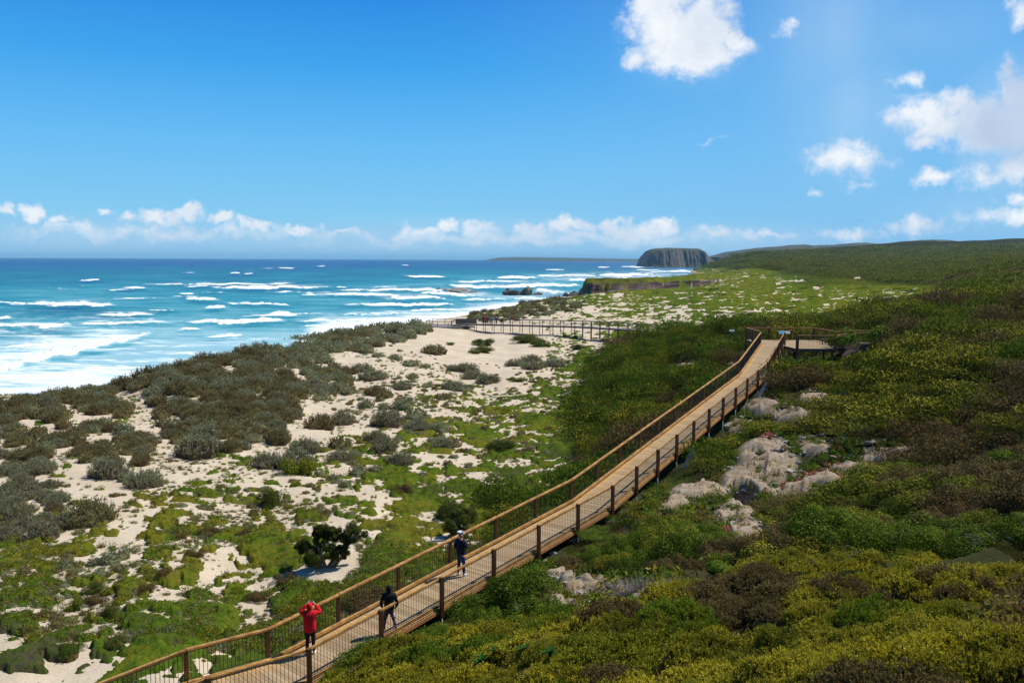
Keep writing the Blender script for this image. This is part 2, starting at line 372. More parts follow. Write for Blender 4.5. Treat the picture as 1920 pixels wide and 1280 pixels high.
for x, y, rx, ry, s in PATCH:
    r = np.hypot((PX[near]+wx[near]*min(1, rx/26)-x)/rx, (PY[near]+wy[near]*min(1, ry/13)-y)/ry)
    k = 1-sstep(.55, 1.25, r)
    cur = pv[near]; pv[near] = np.where(np.abs(k) > np.abs(cur), s*k, cur) if s > 0 else np.where(k > 0, np.where(k > .02, cur*(1-k)-k, cur), cur)
# organic noise threshold: rounded cells near, finer beyond
def cells(x, y, s):
    a = fbm(x, y, s, 4, .55); b = np.abs(fbm(x*1.3+5, y*1.3, s+9, 3)-.5)*2
    return .62*a + .38*np.minimum(1, b*2.6)
sc = np.interp(YY.ravel(), [20, 60, 120, 300, 900], [2.0, 2.0, 2.2, 3.6, 8]).reshape(YY.shape)
# discrete octave blend keeps the pattern steady in the world
nz = np.zeros(XX.shape); lv = np.log2(sc)
for L in range(1, 6):
    w = np.maximum(0, 1-np.abs(lv-L)); m = w > 0
    if m.any(): nz[m] += w[m]*cells(XX[m]/2**L, YY[m]/2**L, 100+L)
nz = np.clip((nz-.25)/.5, 0, 1)
# trodden and blown-out sand lines between the plant islands
tw_ = np.interp(YY.ravel(), [20, 60, 150, 400, 1000], [1.6, 2.2, 5, 11, 22]).reshape(YY.shape)
trl = np.zeros(XX.shape); lv2 = np.log2(tw_)
for L in range(0, 6):
    w = np.maximum(0, 1-np.abs(lv2-L)); m_ = w > 0
    if m_.any(): trl[m_] += w[m_]*(1-sstep(.0, .055, np.abs(fbm(XX[m_]/2**L/1.6, YY[m_]/2**L/1.6, 151+L, 3, .45)-.5)))
FINE = (fbm(XX/.55, YY/.55, 171, 3)-.5)*.5*(1-sstep(120, 260, YY))
SPOTS = [(1690,461,12,2.2),(1768,459,12,3),(1790,460,10,2.5),(1858,511,7,3),(1700,548,16,2.5),(1722,565,14,5),(1886,560,12,5),(1894,552,6,6),(1875,535,7,3),(1608,521,8,4),(1640,520,5,2),(1500,527,16,3),(1460,532,8,3),(1530,540,8,4),(1160,553,14,5),(1130,552,8,4),(1420,583,40,2.5),(1360,589,24,2),(1600,459,10,1.5),(1440,472,10,1.5),(1550,458,16,2.2),(1570,456,12,2)]
for x, y, rx, ry in SPOTS:
    m_ = np.zeros(XX.shape, bool); m_[:] = (np.abs(PX-x) < rx*1.6) & (np.abs(PY-y) < ry*2) & (YY > 80)
    q = np.hypot((PX[m_]-x+wx[m_]*rx/40)/rx, (PY[m_]-y)/ry); GR[m_] = np.where(q < .9, 9.5, GR[m_])
GR = GR-.14*sstep(150, 220, YY)*(GR > .5)*(GR < .97)*(1-.75*sstep(1280, 1420, PX))
GR = GR+.13*np.exp(-((PX-840)/230.)**2-((PY-800)/75.)**2)*(GR > .1)*(GR < .9)*inv-.11*(1-sstep(60, 90, YY))*(GR > .4)*(GR < .96)
MASK = GR + .75*pv - nz + FINE*1.3 - (.55+.4*sstep(120, 250, YY))*trl*(GR < 1.0)*(1-.55*sstep(.85, 1, GR))
MASK[GR > 9] = -1          # > 0 : plants
MASK[~inv] = np.where(YY[~inv] > 14, GR[~inv]-.4, 1)
COVER = np.clip(MASK/.22, 0, 1)
beach = sstep(-27.5, -30, ZR)
COVER = COVER*(1-beach)
# bare rocky ground on the near slope
ROCKY = [(1440,866,58,46),(1400,905,50,35),(1470,915,60,22),(1380,960,35,28),(1398,1003,32,34),(1530,905,55,13),(1520,840,40,14),(1600,882,46,9),(1640,858,46,13),(1700,853,40,8),(1480,780,40,14),(1430,765,40,16),(1390,800,30,14),(1310,925,60,16),(1270,950,30,8),
 (1290,690,30,9),(1100,1110,50,20),(1050,1085,30,12),(1060,1140,60,16),(1200,1130,50,22),(980,1160,30,9),(1530,750,34,12),(1370,690,10,6),(1345,705,20,6)]
RK = np.zeros(XX.shape); nr = inv & (YY < 130)
for x, y, rx, ry in ROCKY:
    r = np.hypot((PX[nr]+wx[nr]*.6-x)/rx, (PY[nr]+wy[nr]*.6-y)/ry)
    RK[nr] = np.maximum(RK[nr], 1-sstep(.65, 1.15, r))
dZ = np.zeros(XX.shape); dZ[1:] = (ZR[1:]-ZR[:-1])/(YY[1:]-YY[:-1])
CLIFF = sstep(.18, .45, dZ)*sstep(520, 600, YY)*(1-sstep(1000, 1200, YY)); CLIFF = np.maximum(CLIFF, np.maximum(np.roll(CLIFF, 1, 0), np.roll(CLIFF, -1, 0)))
CLIFF *= sstep(.30, .5, fbm(PX/9, PY/3, 85, 3)+.12)
COVER = COVER*(1-RK)*(1-CLIFF)
# ------------------------------------------------------------------ ground sheet
nr_, nc_ = XX.shape
idx = np.arange(nr_*nc_).reshape(nr_, nc_)
Q = np.stack([idx[:-1, :-1], idx[:-1, 1:], idx[1:, 1:], idx[1:, :-1]], -1).reshape(-1, 4)
ROCKZ = RK*((fbm(XX/.5, YY/.5, 61, 4)-.5)*.22 + .16*np.floor(4*fbm(XX/1.3, YY/1.3, 63, 4)))
Vg = np.stack([XX, YY, ZR+CZ+ROCKZ], -1).reshape(-1, 3)
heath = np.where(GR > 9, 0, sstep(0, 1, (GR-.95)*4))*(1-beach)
m, N, b = new_mat('ground_soil')
co = geoco(N); s = sand_colour(N, co)
wet = N.attr('wet'); s = N.mix(wet, s, (.20, .17, .135))
rk = N.attr('rocky')
rc = N.mix(N.rng(N.noise(co, 1.7, 5, .65), .38, .62), (.25, .18, .11), (.36, .29, .21))
rc = N.mix(N.rng(N.noise(co, 5.5, 4, .7), .56, .68), rc, (.10, .08, .06))
s = N.mix(rk, s, rc)
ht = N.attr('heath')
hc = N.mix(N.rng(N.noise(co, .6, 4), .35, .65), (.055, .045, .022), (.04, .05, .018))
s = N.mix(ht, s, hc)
cf = N.attr('cliff'); s = N.mix(cf, s, N.mix(N.rng(N.noise(N.scale(co, (.05, .05, .5)), 1, 5, .7), .35, .65), (.03, .022, .02), (.15, .105, .085)))
N.set(b, 'Base Color', s); b.inputs['Roughness'].default_value = .95; b.inputs['Specular IOR Level'].default_value = .0
N.set(b, 'Normal', N.bump(N.math('ADD', N.noise(co, 3, 6, .7), N.math('MULTIPLY', N.noise(co, 14, 3), .4)), .5, .12))
G_SOIL = m
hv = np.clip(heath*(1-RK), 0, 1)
me = np_mesh('ground', Vg, Q, True, {'wet': ('POINT', (sstep(-29.5, -31.0, ZR)).ravel()), 'rocky': ('POINT', RK.ravel()), 'heath': ('POINT', hv.ravel()), 'cliff': ('POINT', CLIFF.ravel())})
tag(link('ground', me, m), kind='structure')

# ------------------------------------------------------------------ low creeping ground cover
lump = fbm(XX/.9, YY/.9, 71, 3); lump2 = fbm(XX/.22, YY/.22, 75, 2)
farw = sstep(90, 500, YY)
hC = (.05+.30*lump*np.sqrt(COVER) + .10*lump2)*(1+farw*1.6)*(1-.8*sstep(1.0, 1.25, GR))
HCOV = np.where(COVER > 0, COVER**.5*hC, 0)-.05
Zc = ZR+CZ + np.where(COVER > 0, COVER**.5*hC, 0) - .05
keep = (COVER[:-1, :-1] > .0)|(COVER[1:, 1:] > 0)|(COVER[:-1, 1:] > 0)|(COVER[1:, :-1] > 0)
keep &=  (ZR[:-1, :-1] > -30.5)
qf = Q.reshape(nr_-1, nc_-1, 4)[keep]
used, invx = np.unique(qf.ravel(), return_inverse=True)
Vc = np.stack([XX, YY, Zc], -1).reshape(-1, 3)[used]
# tone: 0 grey-olive, .5 fresh green, 1 yellow green ; heath: dark
TONE = [(900,900,1,.55),(1050,850,1,.45),(500,1050,1,.8),(300,1190,1,.5),(420,1000,1,.75),(150,1100,1,.65),(40,1240,1,.2),(60,1040,1,.9),(193,1000,1,1),(560,1110,1,.5),(435,1118,1,.75),(780,990,1,1),(850,960,1,.6),(700,1080,1,.45),(735,890,1,.75),(870,800,1,.8),(1000,790,1,.7),
 (1450,565,1,.7),(1600,550,1,.75),(1200,590,1,.6),(1150,540,1,.9),(1400,520,1,.8),(1500,500,1,.3),(1100,570,1,.4),(1290,600,1,.5),(400,760,1,.4),(100,850,1,.5),(1090,700,1,.45)]
pf = PX.ravel()[used]; pg = PY.ravel()[used]
num = 0; den = 0
for x, y, w, v in TONE:
    k = 1/((((pf-x)/90)**2+((pg-y)/45)**2)+.05)**2; num = num+k*v; den = den+k
tone = num/den + (fbm(Vc[:, 0]/2.5, Vc[:, 1]/2.5, 81, 3)-.5)*1.1
darkh = np.clip((GR.ravel()[used]-.92)/.2, 0, 1)
m, N, b = new_mat('creeping_plants'); co = geoco(N)
t = N.math('ADD', N.attr('tone'), N.math('MULTIPLY', N.math('SUBTRACT', N.noise(co, 1.6, 7, .7), .5), 2.0))
cr = N.n('ShaderNodeValToRGB'); N.set(cr, 0, t)
e = cr.color_ramp.elements; e[0].position = 0; e[0].color = (.075, .07, .035, 1); e[1].position = 1.0; e[1].color = (.15, .135, .015, 1)
for p_, c_ in ((.3, (.055, .08, .012, 1)), (.55, (.075, .125, .011, 1)), (.8, (.12, .14, .013, 1))):
    q_ = e.new(p_); q_.color = c_
hc = N.mix(N.rng(N.noise(co, .09, 6, .7), .35, .62), (.018, .024, .006), (.038, .038, .010))
hc = N.mix(N.rng(N.noise(co, .4, 4, .7), .6, .72), hc, (.09, .06, .025))
c = N.mix(N.attr('heath'), cr.outputs[0], hc)
c = N.mix(N.rng(N.noise(co, 1.1, 5, .75), .54, .70, 0, .75), c, (.13, .095, .045))
c = N.mix(N.rng(N.noise(co, 12, 3, .7), .5, .75, 0, .5), c, N.mix(.7, c, (.0, .0, .0)))
N.set(b, 'Base Color', c); b.inputs['Roughness'].default_value = .95; b.inputs['Specular IOR Level'].default_value = .0
hgt = N.math('ADD', N.noise(co, 7, 4, .7), N.math('MULTIPLY', N.noise(co, 1.6, 3), 1.0))
N.set(b, 'Normal', N.bump(hgt, .9, .16))
M_COVER = m
me = np_mesh('ground_cover', Vc, invx.reshape(-1, 4), True, {'tone': ('POINT', tone), 'heath': ('POINT', darkh)})
tag(link('ground_cover', me, m), 'low creeping green ground cover over the dunes and the far meadow', 'ground cover', kind='stuff')

# ------------------------------------------------------------------ sea
su = np.concatenate([np.linspace(-1.5, -.63, 60)[:-1], np.linspace(-.63, .27, 1450), np.linspace(.27, 1.25, 60)[1:]])
sy = np.concatenate([np.exp(np.linspace(math.log(90), math.log(5200), 760)), np.exp(np.linspace(math.log(5400), math.log(30000), 40))])
SU, SY = np.meshgrid(su, sy); SX = SU*SY
spx, spy = project(np.stack([SX, SY, SX*0], -1))
FOAM = np.zeros(SX.shape); SOFT = np.zeros(SX.shape); SHD = np.zeros(SX.shape)
# breakers: (x0, y0, x1, y1, thickness px, trail px above the crest, strength)
BR = [(-40,610,130,612,5,8,.9),(70,612,135,611,7,3,1),(135,609,325,606,4,14,.85),(10,572,150,570,3,6,.8),(50,571,215,572,6,8,1),(-20,600,25,596,5,5,1),
 (175,592,290,591,3.5,5,1),(210,592,285,591,3,3,1),(150,526,190,525,3,1,1),(228,541,275,541,3,2,1),(346,562,410,562,5.5,2,1),(383,577,425,577,5,2,1),(430,571,445,571,2.5,1,1),(350,605,540,601,5,3,1),(400,607,520,602,6,3,1),(330,619,376,618,3,1,.9),
 (390,540,620,540,5.5,5,1),(270,533,520,534,3,5,.7),(460,548,640,549,3,9,.55),(380,632,465,630,5,4,.8),(450,595,610,588,4,5,.8),(420,570,550,571,4,3,.7),(505,588,545,587,4,2,1),(600,617,640,615,3,2,1),(-20,742,95,733,6,5,1),(100,705,220,690,4,5,.5),(430,513,450,512,3,1,1),
 (756,519,840,519,3,1,1),(560,551,760,556,4,6,.7),(620,545,900,545,4,6,.8),(620,553,760,556,5,6,.9),(700,560,850,560,5,7,.85),(640,573,860,571,4,3,.9),(730,573,855,572,5,2,1),(540,604,700,600,4,5,.7),(560,612,720,605,5,5,.7),
 (900,538,1100,534,6,7,1),(840,530,1000,527,4,5,.7),(1000,546,1060,548,6,6,1),(930,522,1010,520,5,2,.9),(1000,517,1130,518,3,4,.8),(1060,527,1180,524,6,9,1),(1120,517,1230,516,5,5,1),(1190,510,1340,508,4,3,.9),(960,560,1050,562,3,3,.8),(1150,500,1240,500,1.5,1,.8),(1180,502,1215,501,1.8,1,1),(1020,506,1060,506,1.5,1,.8),(1120,501,1145,501,2,1,.8),(1190,507,1240,506,2,1,.9),
 (840,536,930,541,5,5,.9),(780,551,900,556,6,8,.9),(860,563,960,562,3,2,.7),(300,690,520,662,5,6,.6),(620,592,790,587,4,5,.6),(700,587,880,580,4,4,.6)]
rr_ = random.Random(5)
for _ in range(48):
    y_ = 496+rr_.random()**.75*95; x_ = rr_.uniform(-60, 1150)
    if y_ > 486+4.6e-3*x_+ (735-486)*max(0, 1-(x_/930))**.9-8 and x_ > 200: continue
    L_ = rr_.uniform(8, 30)*(.5+(y_-490)/55); BR.append((x_-L_, y_+rr_.uniform(-1, 1), x_+L_, y_+rr_.uniform(-1.5, 1), rr_.uniform(.8, 1.6)+(y_-490)/50, rr_.uniform(1, 6), rr_.uniform(.3, .75)))
wsx = (fbm(SX/26, SY/26, 5, 3)-.5)
BRP = [([(x0, y0, th, tr), (x1, y1, th, tr)], st) for x0, y0, x1, y1, th, tr, st in BR]
BRP += [([(-120,712,16,70), (0,690,16,60), (90,668,15,55), (200,645,12,35), (255,632,9,20), (290,624,4,6)], 1.0), ([(-60,655,4,20), (60,648,4,16), (150,640,3,8)], .6)]
for pl_, st in BRP:
    xs_ = [q[0] for q in pl_]; ys_ = [q[1] for q in pl_]; x0, x1, y0 = xs_[0], xs_[-1], ys_[0]; tmx = max(q[3] for q in pl_)*1.7; thx = max(q[2] for q in pl_)
    m_ = (spx > x0-60) & (spx < x1+60) & (spy > min(ys_)-tmx*1.6-thx*3-6) & (spy < max(ys_)+thx*3+6)
    if not m_.any(): continue
    a = spx[m_]; c_ = spy[m_]; th = np.interp(a, xs_, [q[2] for q in pl_])*.75; tr = np.interp(a, xs_, [q[3] for q in pl_])*1.7
    t = (a-x0)/(x1-x0); tc = np.clip(t, 0, 1); yl = np.interp(a, xs_, ys_) + (fbm(a/26, SY[m_]*0+y0, 7, 4)-.5)*th*1.5
    over = np.maximum(0, np.abs(t-tc)*abs(x1-x0)); tap = np.clip(np.sin(math.pi*np.clip(tc*.94+.03, 0, 1)), 0, 1)**.6*(1-sstep(0, 8, over)); trl = 1-sstep(0, 50, over)
    below = c_-yl
    crest = np.exp(-np.where(below > 0, (below/(th*.45+.25))**2, (below/(th*.8+.3))**2))*tap*st*1.25
    trail = np.where(below < 0, np.exp(below/(tr+.1)), np.exp(-(below/(th*.4+.3))**2))*np.clip(tap+.25, 0, 1)*trl*st*.80
    rag = fbm(a/7, c_/1.5+y0, 19, 4); rg2 = fbm(a/40, c_*0+y0, 29, 3); crest = crest*np.clip(-.25+rag*1.5+rg2*1.1, 0, 1.3); SHD[m_] = np.maximum(SHD[m_], np.exp(-((below-th*1.3)/(th*.7+.4))**2)*tap*st); FOAM[m_] = np.maximum(FOAM[m_], crest); SOFT[m_] = np.maximum(SOFT[m_], trail)
# wash along the shore
shore = gz(np.clip(SX, -1e9, 1e9), np.minimum(SY, 6000)); near_sh = (SY < 1600)
wash = sstep(-3.2, -.2, shore)*near_sh
SOFT = np.maximum(SOFT, .95*wash)
SOFT = np.maximum(SOFT, .72*sstep(625, 715, spy)*(1-sstep(0, 1, (spx-900)/200)))
SOFT = np.maximum(SOFT, .55*np.exp(-((spy-600)/22.)**2)*sstep(350, 700, spx))
SOFT = np.maximum(SOFT, .60*np.exp(-((spy-553)/13.)**2)*sstep(560, 760, spx)*(1-sstep(1100,1160,spx)))
SOFT = np.maximum(SOFT, .66*np.exp(-((spy-520)/13.)**2)*sstep(850, 1080, spx))
SOFT = np.maximum(SOFT, .42*np.exp(-((spy-655)/40.)**2)*sstep(-50, 120, spx))
# shallow = pale turquoise, deep = dark blue, with wave shading painted in below
SHAL_SHADE = np.interp(spy.ravel(), [480, 494, 503, 520, 560, 590, 620, 660, 740], [0, .05, .22, .36, .55, .66, .8, .9, 1]).reshape(spy.shape)
SHAL_SHADE += (fbm(SX/150, SY/150, 15, 4)-.5)*.5*sstep(495, 540, spy) + .22*sstep(500, 1100, spx)*sstep(500, 520, spy)
SHAL_SHADE -= .30*np.exp(-(((spx-60)/130)**2+((spy-627)/9)**2)) + .25*np.exp(-(((spx-150)/170)**2+((spy-585)/8)**2))
SHAL_SHADE += .07*sstep(492, 520, spy)+.08*sstep(600, 680, spy)
SHAL_SHADE -= .28*SHD  # shaded wave face below each crest, painted darker into the water colour
SHAL_SHADE += (fbm(spx/60, spy/2.2, 117, 4)-.5)*.34*sstep(488, 500, spy) + (fbm(SX/14, SY/5, 119, 3)-.5)*.22*(SY < 700)  # light and dark sides of the waves painted in as streaks
SHAL_SHADE = np.clip(SHAL_SHADE, 0, 1)
amp_ = np.exp(-((SY-400)/900.)**2)
wz = ((fbm(SX/30, SY/7, 91, 4)-.5)*1.1 + (fbm(SX/6, SY/2.2, 95, 2)-.5)*.25)*np.where(SY < 2500, 1, 0)*sstep(.2, -2.5, shore)
wz += FOAM*np.clip(SY/400, .5, 1.6)*.8*(SY < 5000)
Vs = np.stack([SX, SY, wz], -1).reshape(-1, 3)
r_, c2 = SX.shape; ix = np.arange(r_*c2).reshape(r_, c2)
Qs = np.stack([ix[:-1, :-1], ix[:-1, 1:], ix[1:, 1:], ix[1:, :-1]], -1).reshape(-1, 4)
m, N, b = new_mat('sea_water'); co = geoco(N)
sh = N.attr('shallow_shade')
cr = N.n('ShaderNodeValToRGB'); N.set(cr, 0, N.math('ADD', sh, N.math('MULTIPLY', N.math('SUBTRACT', N.noise(N.scale(co, (.006, .02, 1)), 1, 5, .6), .5), .30)))
e = cr.color_ramp.elements; e[0].position = 0; e[0].color = (.006, .050, .17, 1); e[1].position = 1; e[1].color = (.30, .53, .55, 1)
for p_, c_ in ((.14, (.007, .08, .18, 1)), (.38, (.012, .145, .19, 1)), (.62, (.035, .25, .28, 1)), (.84, (.13, .38, .41, 1))):
    q_ = e.new(p_); q_.color = c_
n1 = N.noise(N.scale(co, (.045, .085, 1)), 1, 8, .75, .8); n2 = N.noise(N.scale(co, (.020, .0065, 1)), 1, 7, .72, .4)
sy_ = N.n('ShaderNodeSeparateXYZ'); N.set(sy_, 0, co); fr_ = N.rng(sy_.outputs[1], 300, 900)
soft = N.attr('soft'); foam = N.attr('foam')
nn = N.math('ADD', N.math('MULTIPLY', n1, N.math('SUBTRACT', 1.0, fr_)), N.math('MULTIPLY', n2, fr_))
k1 = N.math('ADD', nn, N.math('MULTIPLY', soft, .44))
lace = N.math('MULTIPLY', N.rng(k1, .64, N.math('ADD', .86, N.math('MULTIPLY', fr_, .14))), .92)
lace = N.math('MULTIPLY', lace, N.rng(soft, .02, .25))
k2 = N.math('ADD', nn, N.math('MULTIPLY', foam, .62))
solid = N.rng(N.math('ADD', N.math('MULTIPLY', nn, .7), N.math('MULTIPLY', foam, .75)), .62, .92)
# wind caps far out
cap_n = N.noise(N.scale(co, (.016, .07, 1)), 1, 3, .6); cap2 = N.noise(N.scale(co, (.0025, .008, 1)), 1, 2, .5)
caps = N.math('MULTIPLY', N.rng(cap_n, .70, .745), N.rng(cap2, .40, .60))
fm = N.math('MAXIMUM', N.math('MAXIMUM', lace, solid), N.math('MULTIPLY', caps, .9))
N.set(b, 'Base Color', N.mix(fm, cr.outputs[0], (.86, .89, .90)))
N.set(b, 'Roughness', N.rng(fm, 0, 1, .34, .9)); b.inputs['Specular IOR Level'].default_value = .22
wv = N.math('ADD', N.noise(N.scale(co, (.12, .45, 1)), 1, 6, .65), N.math('MULTIPLY', N.noise(N.scale(co, (.02, .09, 1)), 1, 4), 2.0))
N.set(b, 'Normal', N.bump(wv, .5, .9))
me = np_mesh('water', Vs, Qs, True, {'foam': ('POINT', FOAM.ravel()), 'soft': ('POINT', SOFT.ravel()), 'shallow_shade': ('POINT', SHAL_SHADE.ravel())})
tag(link('water', me, m), kind='structure')
# ------------------------------------------------------------------ timber
def timber(name, c1, c2, streak=.5, rough=.7):
    m, N, b = new_mat(name); co = objco(N)
    g = N.noise(N.scale(co, (6, 6, 40)), 1, 4, .6); g2 = N.noise(co, 2.2, 4, .6)
    c = N.mix(N.rng(g2, .3, .7), c1, c2)
    c = N.mix(N.rng(g, .45, .75, 0, streak), c, tuple(x*.45 for x in c1))
    N.set(b, 'Base Color', c); b.inputs['Roughness'].default_value = rough; b.inputs['Specular IOR Level'].default_value = .25
    N.set(b, 'Normal', N.bump(g, .3, .01)); return m
M_RAIL = timber('orange_timber', (.29, .135, .035), (.54, .30, .095), .7)
M_POST = timber('brown_post_timber', (.13, .050, .018), (.20, .085, .03))
M_FAS = timber('rust_brown_beam', (.30, .13, .04), (.42, .20, .07))
M_DARKT = timber('weathered_dark_timber', (.10, .065, .045), (.17, .12, .09))
M_WIRE = plain('dark_wire', (.035, .03, .028), .5)
M_STEEL = plain('grey_galvanised', (.33, .33, .32), .5, .2)
m, N, b = new_mat('deck_boards'); co = geoco(N)
pl = N.attr('plank'); st = N.attr('edge')
c = N.mix(pl, (.28, .195, .10), (.44, .325, .19))
c = N.mix(N.rng(N.noise(co, 1.1, 4, .6), .42, .7, 0, .5), c, (.40, .24, .12))
c = N.mix(N.math('MULTIPLY', st, N.rng(N.noise(co, .8, 4), .35, .62, .25, .95)), c, (.56, .32, .10))
c = N.mix(N.rng(N.noise(co, 30, 3), .5, .8, 0, .35), c, (.17, .13, .1))
N.set(b, 'Base Color', c); b.inputs['Roughness'].default_value = .75; b.inputs['Specular IOR Level'].default_value = .2
M_DECK = m
m, N, b = new_mat('grey_deck_boards'); co = geoco(N); pl = N.attr('plank')
N.set(b, 'Base Color', N.mix(pl, (.17, .15, .15), (.25, .22, .21))); b.inputs['Roughness'].default_value = .8
M_GDECK = m

def plank_deck(name, L, R, mat, parent, pitch=.15, thick=.045, edge=True):
    """boards laid across between the left and right edge lines"""
    V = []; Fs = []; pa = []; ea = []
    for s in range(len(L)-1):
        a0, a1, b0, b1 = L[s], L[s+1], R[s], R[s+1]
        ln = ((a0+b0)/2-(a1+b1)/2).length; n = max(1, int(ln/pitch))
        for i in range(n):
            t0 = i/n; t1 = (i+1-.07)/n; c = random.random(); dz = random.uniform(-.004, .004)
            q = [a0.lerp(a1, t0), b0.lerp(b1, t0), b0.lerp(b1, t1), a0.lerp(a1, t1)]
            K = 5                      # columns across, so that the stained edges can differ
            for k in range(K):
                u0, u1 = k/K, (k+1)/K; base = len(V)
                p = [q[0].lerp(q[1], u0), q[0].lerp(q[1], u1), q[3].lerp(q[2], u1), q[3].lerp(q[2], u0)]
                V += [(v.x, v.y, v.z+dz) for v in p] + [(v.x, v.y, v.z+dz-thick) for v in p]
                Fs += [(base, base+1, base+2, base+3), (base+7, base+6, base+5, base+4), (base, base+4, base+5, base+1), (base+2, base+6, base+7, base+3)]
                pa += [c]*8; ee = [1 if k == 0 else (.15 if k == 1 else 0), 1 if k == K-1 else (.15 if k == K-2 else 0)]
                ed = [[1., .25, 0., 0., .1, .6][k], [1., .25, 0., 0., .1, .6][k+1]]
                ea += [ed[0], ed[1], ed[1], ed[0]]*2
    me = np_mesh(name, np.array(V), np.array(Fs), False, {'plank': ('POINT', np.array(pa)), 'edge': ('POINT', np.array(ea))})
    return link(name, me, mat, parent)

def stations(poly, s):
    """posts every ~s metres, always one at each bend"""
    out = []
    for a, b in zip(poly[:-1], poly[1:]):
        n = max(1, round((b-a).length/s)); out += [a.lerp(b, i/n) for i in range(n)]
    return out + [poly[-1]]
def wire_panel(a, b, h0, h1, parent, step=.125, r=.0065, mat=None):
    mb = MB(); n = max(2, int((b-a).length/step))
    for i in range(1, n):
        p = a.lerp(b, i/n); q = p+Vector((0, 0, h1)); p = p+Vector((0, 0, h0)); mb.beam(p, q, 2*r, 2*r, (1, 0, 0))
    mb.beam(a+Vector((0, 0, h0)), b+Vector((0, 0, h0)), 2*r, 2*r); mb.beam(a+Vector((0, 0, h1-.02)), b+Vector((0, 0, h1-.02)), 2*r, 2*r)
    return mb.build('wire_panel', mat or M_WIRE, parent)
def post(p, h, depth, parent, w=.13, mat=None, capd=True):
    mb = MB(); top = p+Vector((0, 0, h)); mb.box((p+Vector((0, 0, (h-depth)/2))), w, w, h+depth, .5)
    b_ = len(mb.v)
    return mb.build('post', mat or M_POST, parent, bevel=.012)
def inward(poly, w): return offset(poly, w)
def railing(poly, side, parent, h=1.1, spacing=3.0, wire=True, rail_mat=None, post_mat=None, post_w=.13, above=.06, kerb=True, rail_w=.10, step=.125, wr=.0065, leg=True):
    """side: +1 when the walkway lies left of poly (poly is the right edge), -1 otherwise"""
    outp = offset(poly, -side*.09); st = stations(outp, spacing); Z = Vector((0, 0, 1))
    for p in st:
        post(p, h+above, .32, parent, post_w, post_mat)
    rl = offset(poly, -side*.0) if side > 0 else offset(poly, -side*.05)
    mb = MB(); rs_ = stations(rl, spacing); J = lambda: Vector((random.uniform(-.008, .008), random.uniform(-.008, .008), random.uniform(-.008, .008)))
    for a, b in zip(rs_[:-1], rs_[1:]):
        mb.beam(a+Z*h+J(), a.lerp(b, .996)+Z*h+J(), rail_w, .085)
    mb.build('handrail', rail_mat or M_RAIL, parent, bevel=.02)
    if kerb:
        kl = offset(poly, side*.06); mb = MB(); ks = .10 if side < 0 else .075; kz = .13 if side < 0 else .085
        ks_ = stations(kl, 3.6)
        for a, b in zip(ks_[:-1], ks_[1:]): mb.beam(a+Z*kz+J()*.5, a.lerp(b, .994)+Z*kz+J()*.5, ks, ks)
        n = 0
        for a, b in zip(kl[:-1], kl[1:]):
            k = max(1, int((b-a).length/1.5))
            for i in range(k):
                c = a.lerp(b, (i+.5)/k); mb.box(c+Z*(kz-ks/2)/2, .08, .08, kz-ks/2-.002, .5)
        mb.build('kerb_rail', rail_mat or M_RAIL, parent)
        fl = offset(poly, -side*-.005) if False else poly; mb = MB()
        for a, b in zip(fl[:-1], fl[1:]): mb.beam(a-Z*.12, b-Z*.12, .06, .13)
        mb.build('edge_beam', M_FAS, parent)
    if wire:
        wl = offset(poly, -side*.02)
        ws = stations(wl, spacing)
        for a, b in zip(ws[:-1], ws[1:]): wire_panel(a, b, .22, h-.045, parent, step, wr)
    if leg:
        for p in st[::1]:
            g = float(gz(p.x, p.y))
            if p.z-.3-g > .12:
                mb = MB(); mb.tube([Vector((p.x, p.y, p.z-.28)), Vector((p.x, p.y, g-.25))], .035, 8); mb.build('support_leg', M_STEEL, parent, True)
            elif p.z-.3-g > .0: pass

bw = thing('boardwalk', 'long sloping timber boardwalk with orange handrails climbing the hillside', 'boardwalk', CB[1])
bwi = Matrix.Translation(-Vector(CB[1]))
def under(parent, start):
    """children were built in world coordinates: hang them on the thing without moving them"""
    for o in list(COL.objects)[start:]:
        if o.parent == parent: o.matrix_parent_inverse = parent.matrix_basis.inverted()
n0 = len(COL.objects)
plank_deck('decking', LB, RB, M_DECK, bw)
railing(RB, +1, bw, h=1.08, above=.09, wr=.006, rail_w=.07, post_w=.14)
railing(LB, -1, bw, h=1.1, above=.03, rail_w=.115)
# bearers and braces under the deck
mb = MB(); Zv = Vector((0, 0, 1))
for a, b in zip(CB[:-1], CB[1:]):
    for off in (-.6, .6):
        d = (b-a).normalized(); s = Vector((-d.y, d.x, 0)).normalized()*off; mb.beam(a+s-Zv*.15, b+s-Zv*.15, .08, .2)
mb.build('bearer', M_DARKT, bw)
under(bw, n0)

